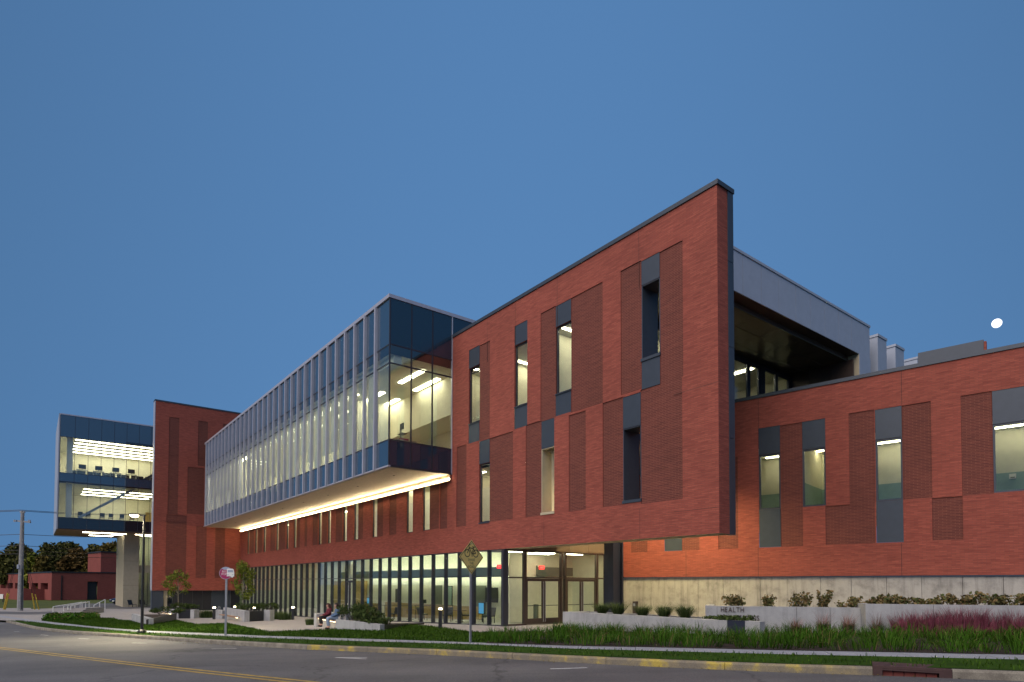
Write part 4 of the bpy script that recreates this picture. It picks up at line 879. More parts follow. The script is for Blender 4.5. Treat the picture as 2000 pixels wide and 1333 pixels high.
# --- smaller plaza planters: (concrete front, dark metal side, lit bench)
def small_planter(name, label, pc0, pc1, pd1, pe1, ztop_v, bench):
    o = G(*pc1); t = thing(name, label, 'planter', (*o[:2], 0)); z = topz(o, ztop_v)
    pwall(t, o, G(*pc0), G(*pc1), 0.3, z, z, 'conc2', 'concrete_wall')
    pwall(t, o, G(*pc1) + np.array([0.02, 0.02, 0]), G(*pd1), 0.10, z - 0.03, z - 0.03, 'dmetal', 'metal_side')
    if pe1 is not None: pwall(t, o, G(*pd1), G(*pe1), 0.5, z + 0.02, z + 0.02, 'conc2', 'end_block')
    f = xy(G(*pc0)); tt = (xy(G(*pd1)) - xy(o)); nn = np.array([-tt[1], tt[0]]) / np.linalg.norm(tt)
    tw_ = (xy(o) - f) / np.linalg.norm(xy(o) - f); nw = np.array([-tw_[1], tw_[0]]); pts = [xy(o) + nn * 0.1 + nw * 0.05, xy(G(*pd1)) + nn * 0.1, xy(G(*pd1)) + nn * 2.2, f + nw * 1.8, f + nw * 0.3]
    MB().prism([tuple(p - xy(o)) for p in pts], -1.2, z - 0.10).build('soil', 'soil', t)
    if bench:
        c0, c1 = xy(G(*bench[0])), xy(G(*bench[1])); tb_ = (c1 - c0) / np.linalg.norm(c1 - c0); n_ = np.array([tb_[1], -tb_[0]]); zs_ = zg(*c0) + 0.45
        for k in range(4):
            a, b = c0 + n_ * (0.06 + 0.11 * k), c1 + n_ * (0.06 + 0.11 * k); MB().prism([tuple(p - xy(o)) for p in (a + n_ * 0.10, b + n_ * 0.10, b, a)], zs_ - 0.05, zs_).build('seat_slat', 'bwood', t)
        a, b = c0 + n_ * 0.2, c1 + n_ * 0.2; MB().prism([tuple(p - xy(o)) for p in (a + n_ * 0.05, b + n_ * 0.05, b, a)], zs_ - 0.09, zs_ - 0.06).build('under_light', 'LEDb', t)
    return t, z
tP2, zP2 = small_planter('bench_planter', 'concrete and dark metal planter with a lit bench, carrying the bushier young tree', (436, 1208.5), (479, 1215), (515, 1213), (527, 1213), 1195, ((440, 1210.5), (470, 1214.2)))
tP3, zP3 = small_planter('bench_planter', 'concrete and dark metal planter carrying the sparser young tree near the brick end wall', (322, 1206), (347, 1208.7), (371.5, 1208.4), (379, 1208.6), 1193, ((322, 1205.5), (339, 1207.5)))
tP0, zP0 = small_planter('bench_planter', 'low concrete planter in the lawn behind the street lamp post', (257, 1214), (290, 1221.8), (345, 1212), None, 1210, None)
for t in (tP2, tP3, tP0): t['group'] = 'planters on the plaza'
qk = G(415.6, 1208.5); qk2 = G(434, 1209.2); kb = thing('cheek_wall', 'short concrete cheek wall with a steel handrail beside it', 'low wall', (*qk[:2], 0)); pwall(kb, qk, qk, qk2, 0.5, topz(qk, 1192.5), topz(qk, 1193), 'conc2', 'concrete_wall')

# --- handrails
def rail_thing(label, pts_post, sec=0.03, group=None, mat='steel', name='handrail', h=0.92):
    o = pts_post[0]; t = thing(name, label, 'handrail', tuple(o), 0, group)
    P = [np.array(p) - o for p in pts_post]
    tops = [p + np.array([0, 0, h]) for p in P]
    for p, q in zip(P, tops): MB().tube([p - np.array([0, 0, 0.05]), q], sec, 8).build('post', mat, t)
    MB().tube(tops, sec, 8).build('rail', mat, t); return t
r0 = G(429.5, 1209.0); t = thing('handrail', 'slanting steel handrail beside the short cheek wall', 'handrail', tuple(r0), 0, 'handrails on the plaza')
MB().tube([(0, 0, -.1), (0, 0, 1.02), (-.1, .02, 1.05), (-0.55, 0.1, 0.35)], 0.03, 8).build('rail', 'steel', t)
r0 = G(348.5, 1208.8); t = thing('handrail', 'slanting steel handrail at the planter with the sparser tree', 'handrail', tuple(r0), 0, 'handrails on the plaza')
MB().tube([(0, 0, -.1), (0, 0, 1.05), (-.1, .02, 1.08), (-0.6, 0.1, 0.4)], 0.03, 8).build('rail', 'steel', t)
steps = thing('steps', 'pale concrete steps with white handrails at the far end of the plaza', 'steps', tuple(G(118, 1201)))
so = G(118, 1201)
for k in range(4):
    p0, p1 = G(112 + 9 * k, 1201.5 - 0.8 * k), G(150 + 6 * k, 1201.5 - 0.8 * k); pwall(steps, so, p0, p1, 3.0, zg(*so[:2]) + 0.14 * (k + 1) - so[2] * 0, zg(*so[:2]) + 0.14 * (k + 1), 'pave', 'step')
for c in steps.children: c.location.z -= so[2]
for (u0, v0, u1, v1, lb) in ((103.5, 1200.5, 160, 1198.5, 'longest white rail along the far plaza steps, furthest to the street side'), (124, 1199.5, 167, 1197.6, 'middle white rail of the three on the far plaza steps'), (138, 1198.5, 174, 1196.8, 'shortest white rail of the three on the far plaza steps'), (183, 1196.5, 205, 1190, 'white rail standing apart, to the right of the far plaza steps')):
    p, q = G(u0, v0), G(u1, v1); m_ = (p + q) / 2
    t = thing('handrail', lb, 'handrail', tuple(p), 0, 'white rails at the far steps'); hs = (0.75, 0.95, 1.15)
    tp = [np.array([0, 0, hs[0]]), m_ - p + np.array([0, 0, hs[1]]), q - p + np.array([0, 0, hs[2]])]
    for P_, T_ in zip((p - p, m_ - p, q - p), tp): MB().tube([P_ - np.array([0, 0, .05]), T_], 0.045, 6).build('post', 'rail', t)
    MB().tube(tp, 0.045, 6).build('rail', 'rail', t)

# --- bollard lights
def bollard(u, v, label):
    p = G(u, v); t = thing('bollard_light', label, 'bollard light', tuple(p), 0, 'bollard lights')
    if not bollard.me:
        bollard.me = [MB().box(-.085, .085, -.085, .085, -.05, .96).build('post', 'black', t), MB().box(-.075, .075, -.075, .075, .96, 1.03).build('lamp', emit('bollard_glow', (1.0, .85, .55), 30), t), MB().box(-.09, .09, -.09, .09, 1.03, 1.09).build('cap', 'black', t)]
    else:
        for o in bollard.me: link(o.name.split('.')[0], o.data, t)
bollard.me = None
bollard(860, 1228.5, 'black bollard light on the lawn in front of the lobby glass, nearest to the street')
bollard(572, 1211, 'black bollard light beside the ornamental grass at the lobby doors')
bollard(497, 1211, 'bollard light glowing behind the bushes of the tree planter')
bollard(458.5, 1207, 'bollard light glowing behind the lit bench planter')
bollard(418, 1210, 'bollard light behind the short cheek wall and its handrail')

# --- street lamp
lp = G(277, 1237.5); LH = 2.2 + (1141.4 - 1008) * lp[1] / FPX - lp[2]
lamp = thing('street_lamp', 'tall black street lamp post with one lit head', 'street lamp', tuple(lp))
MB().tube([(0, 0, 0.2), (0, 0, LH)], [0.075, 0.055], 10).build('pole', 'black', lamp); MB().tube([(0, 0, -.05), (0, 0, .12), (0, 0, .22)], [.2, .2, .1], 12).build('base', 'black', lamp)
hx = -0.50
MB().beam((0.08, 0, LH - 0.02), (hx + 0.2, 0.0, LH), 0.09, 0.07).build('arm', 'black', lamp); MB().box(hx - 0.22, hx + 0.2, -0.16, 0.16, LH + 0.0, LH + 0.07).build('head', 'black', lamp)
MB().tube([(hx, 0, LH - 0.002), (hx, 0, LH - 0.06), (hx, 0, LH - 0.09)], [0.19, 0.17, 0.08], 12).build('lens', emit('street_lamp_glow', (1.0, 0.86, 0.58), 90), lamp)
L = bpy.data.lights.new('street_lamp_light', 'SPOT'); L.energy = 5200; L.color = (1.0, 0.86, 0.56); L.spot_size = R(155); L.spot_blend = 0.7; L.shadow_soft_size = 0.2
lo = bpy.data.objects.new('street_lamp_light', L); C.objects.link(lo); lo.parent = lamp; lo.location = (hx, 0, LH - 0.14)

# --- road signs
bs = G(920, 1256.5); spx = FPX / bs[1]; zc = 2.2 + (1141.4 - 1088.5) / spx - bs[2]; hd = 33.8 / spx
ang = math.radians(90 - 40)
sg = thing('bicycle_sign', 'yellow diamond sign with a black bicycle and the words SHARE THE ROAD', 'road sign', tuple(bs), ang)
MB().beam((0, 0.03, -0.1), (0, 0.03, zc + hd * 0.9), 0.075, 0.045, up=(0, 1, 0)).build('post', 'steel', sg)
MB().hexa([(-hd, -.004, zc), (0, -.004, zc - hd), (0, .0, zc - hd), (-hd, .0, zc)][:0] or [(0, -.004, zc - hd), (hd, -.004, zc), (0, -.004, zc + hd), (-hd, -.004, zc)], [(0, .0, zc - hd), (hd, .0, zc), (0, .0, zc + hd), (-hd, .0, zc)]).build('plate', 'sgold', sg)
b_ = MB(); k0, k1 = hd * 0.955, hd * 0.90
for i in range(4):
    c = [(0, -1), (1, 0), (0, 1), (-1, 0)]; p, q = c[i], c[(i + 1) % 4]
    b_.face([(p[0] * k0, -.0055, zc + p[1] * k0), (q[0] * k0, -.0055, zc + q[1] * k0), (q[0] * k1, -.0055, zc + q[1] * k1), (p[0] * k1, -.0055, zc + p[1] * k1)])
b_.build('border', 'black', sg)
def flat_ring(m, cx, cz, r0, r1, y=-.006, n=24):
    for k in range(n):
        a, b = 2 * math.pi * k / n, 2 * math.pi * (k + 1) / n; m.face([(cx + r0 * math.cos(a), y, cz + r0 * math.sin(a)), (cx + r0 * math.cos(b), y, cz + r0 * math.sin(b)), (cx + r1 * math.cos(b), y, cz + r1 * math.sin(b)), (cx + r1 * math.cos(a), y, cz + r1 * math.sin(a))][::-1])
def flat_bar(m, p, q, wd, y=-.006):
    p, q = np.array(p), np.array(q); d = (q - p) / np.linalg.norm(q - p); n = np.array([-d[1], d[0]]) * wd / 2
    m.face([(*((p - n)[:1]), y, (p - n)[1]), ((q - n)[0], y, (q - n)[1]), ((q + n)[0], y, (q + n)[1]), ((p + n)[0], y, (p + n)[1])])
K = hd / 0.62; bi = MB(); wr_ = 0.145 * K; zc2 = zc + 0.135 * K
W1, W2 = (-0.215 * K, zc2), (0.215 * K, zc2 - 0.0)
for c in (W1, W2): flat_ring(bi, c[0], c[1], wr_, wr_ - 0.032 * K)
BB = (0.02 * K, zc2 - 0.02 * K); HT = (-0.12 * K, zc2 + 0.20 * K); ST = (0.09 * K, zc2 + 0.17 * K)
for p, q in ((W1, (HT[0] - 0.005, HT[1])), (HT, BB), (BB, ST), (HT, ST), (BB, W2), (ST, W2), (HT, (HT[0] - 0.03 * K, HT[1] + 0.09 * K)), ((HT[0] - 0.03 * K, HT[1] + 0.09 * K), (HT[0] + 0.06 * K, HT[1] + 0.12 * K)), (ST, (ST[0] + 0.015 * K, ST[1] + 0.06 * K)), ((ST[0] - 0.06 * K, ST[1] + 0.06 * K), (ST[0] + 0.09 * K, ST[1] + 0.06 * K)), (BB, (BB[0] + 0.01, BB[1] - 0.10 * K)), (BB, (BB[0] - 0.05 * K, BB[1] + 0.07 * K))): flat_bar(bi, p, q, 0.034 * K)
bi.build('bicycle_symbol', 'black', sg)
for k, wd in enumerate(('SHARE', 'THE', 'ROAD')):
    me = text_mesh(wd, 0.135 * K, 0.0); me.materials.append(M['black']); link('lettering', me, sg, matrix=Matrix.Translation((0, -.006, zc - (0.10 + 0.125 * k) * K)) @ Matrix.Rotation(math.pi / 2, 4, 'X') @ Matrix.Diagonal((0.9, 1, 1, 1)))
for z in (zc + hd * 0.78, zc - hd * 0.78): MB().tube([(0, -.005, z), (0, -.012, z)], 0.02, 8).build('bolt', 'steel', sg)

bp = G(440, 1243.5); spx = FPX / bp[1]; zc = 2.2 + (1141.4 - 1121) / spx - bp[2]; rd = 12.2 / spx
bus = thing('bus_stop_sign', 'round magenta and white bus stop sign with a bus outline on a steel post', 'bus stop sign', tuple(bp), R(8))
MB().beam((0, 0.03, -.1), (0, 0.03, zc - rd * 0.3), 0.08, 0.06, up=(0, 1, 0)).build('post', 'steel', bus)
def disc(cx, cz, r, y0, y1, mat, name, a0=0, a1=2 * math.pi, n=28):
    m = MB(); P = [(cx + r * math.cos(a0 + (a1 - a0) * k / n), cz + r * math.sin(a0 + (a1 - a0) * k / n)) for k in range(n + (0 if a1 - a0 > 6.2 else 1))]
    m.hexa([(x, y0, z) for x, z in P], [(x, y1, z) for x, z in P]); return m.build(name, mat, bus)
disc(-0.02, zc, rd, -.006, .0, 'lgrey', 'plate'); disc(-0.02, zc, rd * 0.93, -.009, -.0065, 'magenta', 'magenta_field', R(130), R(345))
mg = MB().box(-rd * 0.80, rd * 0.06, -.0095, -.0065, zc - rd * .5, zc + rd * .52).build('magenta_field', 'magenta', bus)
bz = [(0.08, -.55), (0.08, .62), (0.2, .72), (0.95, .70), (1.12, .58), (1.22, .1), (1.22, -.55), (1.05, -.55), (1.0, -.72), (.8, -.72), (.75, -.55), (.38, -.5)]
MB().hexa([(x * rd, -.0125, zc + z * rd) for x, z in bz], [(x * rd, -.0098, zc + z * rd) for x, z in bz]).build('bus_symbol', 'white', bus)
MB().face([(x * rd, -.0135, zc + z * rd) for x, z in ((.2, .12), (1.08, .12), (1.0, .5), (.22, .5))]).build('bus_windscreen', 'lgrey', bus)
for x in (.28, 1.0): MB().tube([(x * rd, -.0127, zc - .25 * rd), (x * rd, -.0145, zc - .25 * rd)], .08 * rd, 8).build('bus_headlight', 'lgrey', bus)
for k, wd in enumerate(('BUS', 'STOP')):
    me = text_mesh(wd, rd * 0.46); me.materials.append(M['white']); link('lettering', me, bus, matrix=Matrix.Translation((-rd * .37, -.0105, zc + (.24 - .42 * k) * rd)) @ Matrix.Rotation(math.pi / 2, 4, 'X') @ Matrix.Diagonal((0.72, 1, 1, 1)))

# --- small site things
dp = A.onb(1241, 1180, 3.4); dpw = A.P(dp[0], 3.4); zt_p = A.onb(1241, 1175, 3.4)[2]; t = thing('door_operator_post', 'small brown push-button post against the concrete base wall', 'push-button post', (dpw[0], dpw[1], 0), A.ang)
box('post', (-.11, .11, -.08, .08, -.1, zt_p), 'bronze', t); box('button', (-.06, .06, -.095, -.082, zt_p - .22, zt_p - .10), 'steel', t)
ac = A.M @ Matrix.Rotation(math.pi / 2, 4, 'Z'); acb = A.ona(1125, 1093, -2.85)[1]; acb1 = A.ona(1158, 1093, -2.85)[1]; acz1, acz0 = A.ona(1140, 1093, -2.85)[2], A.ona(1140, 1106, -2.85)[2]
t = thing('air_conditioner', 'white wall air conditioner behind the glass above the right entrance doors', 'air conditioner'); t.matrix_world = ac
MB().box(acb, acb1, 2.62, 2.89, acz0 + .06, acz1).hexa([(acb, 2.66, acz0), (acb1, 2.66, acz0), (acb1, 2.89, acz0), (acb, 2.89, acz0)], [(acb, 2.62, acz0 + .06), (acb1, 2.62, acz0 + .06), (acb1, 2.89, acz0 + .06), (acb, 2.89, acz0 + .06)]).build('housing', 'white', t)
box('air_vent', (acb + .06, acb1 - .06, 2.62, 2.66, acz0 + 0.005, acz0 + .035), 'bulk', t); box('drip_box', (acb1 - .12, acb1 + .08, 2.8, 2.89, acz0 - .14, acz0 - .06), 'white', t)
MB().tube([(acb1 + .03, 2.85, acz1 - .05), (acb1 + .09, 2.85, acz1 - .1), (acb1 + .09, 2.85, acz0)], .03, 8).build('pipe', 'lgrey', t)
def exit_sign(u, v, a, lb):
    q = A.ona(u, v, a); P = A.P(a, q[1], q[2]); t = thing('exit_sign', lb, 'exit sign', tuple(P), A.ang + math.pi / 2, 'lit exit signs')
    box('sign_plate', (-.19, .19, -.03, .03, -.11, .11), 'red_em', t)
    me = text_mesh('EXIT', .17); me.materials.append(M['white']); link('lettering', me, t, matrix=Matrix.Translation((0, -.033, 0)) @ Matrix.Rotation(math.pi / 2, 4, 'X') @ Matrix.Diagonal((.8, 1, 1, 1)))
exit_sign(1058, 1109, -2.3, 'red lit exit sign above the left pair of entrance doors'); exit_sign(976, 1107, -3.6, 'red lit exit sign seen through the lobby glass by the corner')
def screen(u0, u1, vt, vb, b, lb, mat='blue_em', stand=True, name='display_screen'):
    p0, p1 = A.onb(u0, vt, b), A.onb(u1, vb, b); P = A.P((p0[0] + p1[0]) / 2, b, 0); t = thing(name, lb, 'screen', tuple(P), A.ang); wd = (p1[0] - p0[0]) / 2
    box('screen_frame', (-wd - .04, wd + .04, 0.005, .06, p1[2] - .04, p0[2] + .04), 'black', t); box('screen_glass', (-wd, wd, -.004, .004, p1[2], p0[2]), mat, t)
    if stand: box('stand', (-.03, .03, .065, .11, zf(P[0] * 0 + (p0[0] + p1[0]) / 2, 0) + .02, p1[2] + .2), 'black', t)
screen(935, 944.5, 1178, 1199, 2.6, 'tall bright blue information screen just inside the lobby glass')
screen(717, 722, 1168, 1180, 3.0, 'small blue screen on a stand deep in the lobby, left of centre'); screen(820, 831, 1172, 1178, 4.2, 'wide dark monitor on a lobby counter', 'spandrel')
# furniture inside the lobby
lch = None
for i, (a, b, rz, lb) in enumerate(((-3.6, 1.6, .4, 'dark lobby chair by the glass at the corner'), (-6.6, 2.0, 2.6, 'dark lobby chair behind the third pane from the corner'), (-8.3, 1.7, .8, 'dark lobby chair right of the wooden low wall'), (-12.4, 2.2, 3.0, 'dark lobby chair behind the bollard light'), (-16.0, 1.8, .2, 'dark lobby chair above the dark planter side'), (-19.2, 2.2, 2.4, 'dark lobby chair behind the planter bushes'), (-23.0, 1.9, 1.2, 'dark lobby chair behind the seated women'))):
    P = A.P(a, b, zf(a) + .02)
    if lch is None:
        lch = c = thing('lobby_chair', lb, 'chair', tuple(P), A.ang + rz, 'chairs inside the lobby')
        MB().box(-.28, .28, -.27, .27, .40, .47).build('seat', 'dmetal', lch); MB().hexa([(-.28, .22, .47), (.28, .22, .47), (.28, .28, .47), (-.28, .28, .47)], [(-.28, .34, .92), (.28, .34, .92), (.28, .39, .92), (-.28, .39, .92)]).build('backrest', 'dmetal', lch)
        for sx in (-.24, .24):
            for sy in (-.22, .24): MB().beam((sx, sy, 0), (sx, sy, .40), .035, .035).build('leg', 'black', lch)
    else: c = copy_tree(lch); c.location = P; c.rotation_euler.z = A.ang + rz; c['label'] = lb
for a, b, lb in ((-7.5, 2.1, 'round lobby table near the corner'), (-14.2, 2.2, 'round lobby table left of the bollard light'), (-21.0, 2.2, 'round lobby table behind the bushes of the bench planter')):
    P = A.P(a, b, zf(a) + .02); t = thing('lobby_table', lb, 'table', tuple(P), 0, 'tables inside the lobby'); MB().tube([(0, 0, .71), (0, 0, .75)], .45, 20).build('table_top', 'bwood', t); MB().tube([(0, 0, .02), (0, 0, .71)], .04, 8).build('leg', 'black', t); MB().tube([(0, 0, 0), (0, 0, .03)], .28, 14).build('base', 'black', t)
for a, w_, z0_, z1_, mat, lb in ((-5.2, 1.1, .75, 1.75, 'navy', 'dark notice board on the pale lobby wall near the corner'), (-11.6, 1.5, .9, 1.9, 'dmetal', 'wide dark notice board on the pale lobby wall behind the low wooden wall'), (-17.5, .8, .5, 2.0, 'teal', 'tall green poster on the pale lobby wall'), (-26.5, 1.0, .2, 1.7, 'dmetal', 'dark notice board far back on the lobby wall')):
    P = A.P(a, 7.52, 0); t = thing('notice_board', lb, 'notice board', tuple(P), A.ang, 'boards on the lobby wall'); box('board', (-w_ / 2, w_ / 2, -.02, .03, z0_, z1_), mat, t); box('frame', (-w_ / 2 - .05, w_ / 2 + .05, .0, .05, z0_ - .05, z1_ + .05), 'black', t)
# monitor on an arm in the end bay, plant in a window
P = A.P(ABAY - 1.0, -3.0, 9.56); t = thing('workstation', 'computer monitor on an arm above a small desk in the glass bay corner', 'workstation', tuple(P), A.ang)
MB().box(-.5, .35, -.3, 1.0, .86, .90).build('desk_top', 'floor', t); MB().beam((-.1, .2, .0), (-.1, .2, 1.9), .06, .06).build('column', 'steel', t); MB().box(-.12, .30, .15, .2, 1.55, 1.9).build('monitor', 'black', t); MB().box(-.1, .45, -.0, .35, 1.25, 1.28).build('keyboard_tray', 'black', t); MB().box(0, .3, .0, .5, .90, 1.0).build('red_box', 'magenta', t)

# --- chairs and desks in the tower
def tw_world(x, y, z): return bld.matrix_world @ (E2 @ Vector((x, y, z)))
bpy.context.view_layer.update()
trot = A.ang + math.pi / 2
ch0 = None
spots = [(-15.0, 1.5), (-14.2, 1.4), (-12.7, 1.6), (-11.8, 1.5), (-10.6, 1.6), (-9.5, 1.5)]
for i, (x, y) in enumerate(spots):
    P = tw_world(x, y, 9.96)
    if ch0 is None:
        ch0 = thing('classroom_chair', 'x', 'chair', tuple(P), trot + math.pi, 'chairs in the lower tower room')
        MB().box(-.26, .26, -.25, .25, .46, .52).build('seat', 'metal', ch0); MB().hexa([(-.25, .22, .58), (.25, .22, .58), (.25, .27, .58), (-.25, .27, .58)], [(-.25, .30, 1.05), (.25, .30, 1.05), (.25, .34, 1.05), (-.25, .34, 1.05)]).build('backrest', 'metal', ch0)
        for sx in (-.22, .22):
            for sy in (-.2, .22): MB().beam((sx, sy, 0), (sx * .9, sy, .46 if sy < 0 else .75), .03, .03).build('leg', 'steel', ch0)
        c = ch0
    else: c = copy_tree(ch0); c.location = P
    c['label'] = 'dark classroom chair behind the lower tower glass, ' + ('leftmost of the row', 'second of the row from the left', 'third of the row from the left', 'fourth of the row from the left', 'fifth of the row from the left', 'rightmost of the row')[i]
mo0 = None
for i, x in enumerate((-14.9, -13.2, -11.4, -9.7, -7.0, -5.8)):
    P = tw_world(x, 1.2, 15.46)
    if mo0 is None:
        mo0 = thing('computer_desk', 'x', 'computer', tuple(P), trot, 'computers behind the upper tower glass')
        box('desk_top', (-.6, .6, -.3, .4, .70, .74), 'white', mo0); box('monitor', (-.38, .38, -.05, .0, .88, 1.42), 'dmetal', mo0); box('monitor_back', (-.31, .31, -.056, -.051, .94, 1.36), 'metal', mo0); box('monitor_stand', (-.05, .05, -.03, .0, .74, .9), 'steel', mo0)
        for sx in (-.55, .55): box('leg', (sx - .03, sx + .03, -.2, .3, 0, .70), 'steel', mo0)
        c = mo0
    else: c = copy_tree(mo0); c.location = P
    c['label'] = 'computer on a white desk behind the upper tower glass, ' + ('leftmost of six', 'second from the left', 'third from the left', 'fourth from the left', 'fifth, right of the diagonal brace', 'rightmost, by the brick end wall')[i]
for i, (x, lb) in enumerate(((pr[0] + .9, 'dark lounge chair at the foot of the tan tower pier, the left of two'), (pr[0] + 2.1, 'dark lounge chair at the foot of the tan tower pier, the right of two'))):
    P = tw_world(x, 1.4, 0); P.z = zg(P.x, P.y)
    if i == 0:
        lc = thing('lounge_chair', lb, 'chair', tuple(P), trot + .6, 'outdoor lounge chairs')
        MB().hexa([(-.3, -.3, .36), (.3, -.3, .36), (.3, .3, .30), (-.3, .3, .30)], [(-.3, -.3, .40), (.3, -.3, .40), (.3, .3, .34), (-.3, .3, .34)]).build('seat', 'black', lc); MB().hexa([(-.3, .28, .3), (.3, .28, .3), (.3, .33, .3), (-.3, .33, .3)], [(-.3, .55, .95), (.3, .55, .95), (.3, .6, .95), (-.3, .6, .95)]).build('backrest', 'black', lc)
        for sx in (-.28, .28): MB().beam((sx, -.28, 0), (sx, -.28, .4), .03, .03).build('leg', 'black', lc); MB().beam((sx, .3, 0), (sx, .3, .4), .03, .03).build('leg', 'black', lc)
    else: c = copy_tree(lc); c.location = P; c['label'] = lb; c.rotation_euler.z = trot + .2
# wall dispensers in the wing rooms
for (u, v, lb) in ((1588, 965, 'small white box on the green wall behind the second wing window'), (1978, 931, 'small white box on the green wall behind the rightmost wing window')):
    q = W.onb(u, v, 3.36); P = W.P(q[0], 3.36, q[2]); t = thing('wall_box', lb, 'wall box', tuple(P), W.ang, 'white boxes on the wing room walls'); box('cover', (-.12, .12, -.1, .0, -.11, .11), 'white', t); box('slot', (-.08, .08, -.104, -.1, -.08, -.03), 'bulk', t)
# ================================================================== PEOPLE
def skin(name, V, E, rad, mat, parent, sub=2):
    me = bpy.data.meshes.new(name); me.from_pydata(V, E, []); o = bpy.data.objects.new(name, me); C.objects.link(o)
    mod = o.modifiers.new('skin', 'SKIN'); mod.use_smooth_shade = True
    sv = me.skin_vertices[0].data
    for i, r in enumerate(rad): sv[i].radius = (r, r) if np.isscalar(r) else r; sv[i].use_root = (i == 0)
    o.modifiers.new('sub', 'SUBSURF').levels = sub; o.modifiers['sub'].render_levels = sub
    m2 = bpy.data.meshes.new_from_object(o.evaluated_get(bpy.context.evaluated_depsgraph_get())); bpy.data.objects.remove(o)
    m2.materials.clear(); m2.materials.append(M[mat] if isinstance(mat, str) else mat)
    return link(name, m2, parent)
M['skin'] = plain('skin', (0.45, 0.25, 0.18), 0.6); M['denim'] = plain('blue_denim', (0.075, 0.13, 0.22), 0.9, 0, .2, 20); M['ldenim'] = plain('pale_denim', (0.19, 0.25, 0.34), 0.9, 0, .2, 20)
M['maroon'] = plain('maroon_knit', (0.11, 0.012, 0.022), 0.9, 0, .15, 20); M['blackcloth'] = plain('black_cloth', (0.010, 0.010, 0.011), 0.9); M['hair_r'] = plain('auburn_hair', (0.055, 0.016, 0.010), 0.6, 0, .3, 30); M['hair_b'] = plain('dark_brown_hair', (0.022, 0.014, 0.010), 0.6, 0, .3, 30)
def person(loc, rot, label, top, trousers, hair, pony, hand_fwd, S=1.0, seat=0.46):
    t = thing('person', label, 'person', loc, rot, 'two women on the bench'); t.scale = (S, S, S)
    s_ = lambda P: [(x, y, z + 0.10) for x, y, z in P]
    V = [(0, 0, 0), (-.03, 0, .18), (-.03, 0, .34), (0.0, 0, .47), (.012, 0, .515), (.035, 0, .588), (.03, 0, .675), (.132, 0, .605), (.105, 0, .55)]; E = [(0, 1), (1, 2), (2, 3), (3, 4), (4, 5), (5, 6), (5, 7), (4, 8)]; rad = [.13, .115, .12, .05, .062, .088, .075, .014, .028]
    for s in (-1, 1):
        n = len(V); V += [(-.02, .16 * s, .42), (.02, .22 * s, .20), (hand_fwd * .7, .15 * s, .09), (hand_fwd, .07 * s, .075), (hand_fwd + .06, .05 * s, .07)]; E += [(2, n), (n, n + 1), (n + 1, n + 2), (n + 2, n + 3), (n + 3, n + 4)]; rad += [.055, .045, .036, .03, .026]
        for k in range(5):
            f = len(V); dy = (-.024 + .012 * k) * s; V += [(hand_fwd + .085, .05 * s + dy, .065), (hand_fwd + .115 - .01 * abs(k - 2), .05 * s + dy * 1.25, .045)]; E += [(n + 4, f), (f, f + 1)]; rad += [.008, .006]
        n = len(V); V += [(.06, .10 * s, -.01), (.44, .10 * s, .02), (.42, .105 * s, -.20), (.38, .11 * s, -.42), (.50, .125 * s, -.465)]; E += [(0, n), (n, n + 1), (n + 1, n + 2), (n + 2, n + 3), (n + 3, n + 4)]; rad += [.09, .062, .055, .04, .035]
    skin('body', s_(V), E, rad, 'skin', t)
    JV = [(-.005, 0, .05), (-.03, 0, .18), (-.03, 0, .33), (-.005, 0, .45)]; JE = [(0, 1), (1, 2), (2, 3)]; jr = [.165, .150, .150, .07]
    for s in (-1, 1): n = len(JV); JV += [(-.02, .165 * s, .415), (.02, .225 * s, .20), (hand_fwd * .72, .15 * s, .095), (hand_fwd - .02, .085 * s, .08)]; JE += [(2, n), (n, n + 1), (n + 1, n + 2), (n + 2, n + 3)]; jr += [.078, .066, .052, .044]
    skin('jacket', s_(JV), JE, jr, top, t)
    TV = [(0, 0, .0)]; TE_ = []; tr = [.155]
    for s in (-1, 1): n = len(TV); TV += [(.08, .10 * s, -.005), (.44, .10 * s, .02), (.43, .105 * s, -.20), (.385, .11 * s, -.40)]; TE_ += [(0, n), (n, n + 1), (n + 1, n + 2), (n + 2, n + 3)]; tr += [.115, .085, .075, .058]
    skin('trousers', s_(TV), TE_, tr, trousers, t)
    for s in (-1, 1): skin('shoe', s_([(.365, .11 * s, -.485), (.44, .12 * s, -.495), (.56, .13 * s, -.51)]), [(0, 1), (1, 2)], [.05, .05, .036], 'blackcloth', t)
    for s in (-1, 1): MB().tube([(.098, .034 * s, .722), (.110, .036 * s, .722)], [.013, .009], 8).build('eye', 'blackcloth', t)
    MB().tube([(.108, -.026, .667), (.118, 0, .664), (.108, .026, .667)], [.004, .008, .004], 6).build('mouth', 'maroon', t)
    # hair: a cap round the skull, open over the face, with a long fall or a ponytail
    bm = bmesh.new(); bmesh.ops.create_uvsphere(bm, u_segments=20, v_segments=14, radius=1.0)
    for v in bm.verts: v.co = Vector((v.co.x * .118 + .012, v.co.y * .100, v.co.z * .122 + .742))
    bmesh.ops.delete(bm, geom=[f for f in bm.faces if (f.calc_center_median().x > .062 and f.calc_center_median().z < .80) or (f.calc_center_median().x > .03 and f.calc_center_median().z < .695)], context='FACES')
    hm = bpy.data.meshes.new('hair'); bm.to_mesh(hm); bm.free(); hm.materials.append(M[hair]); hm.polygons.foreach_set('use_smooth', [True] * len(hm.polygons)); hc = link('hair', hm, t)
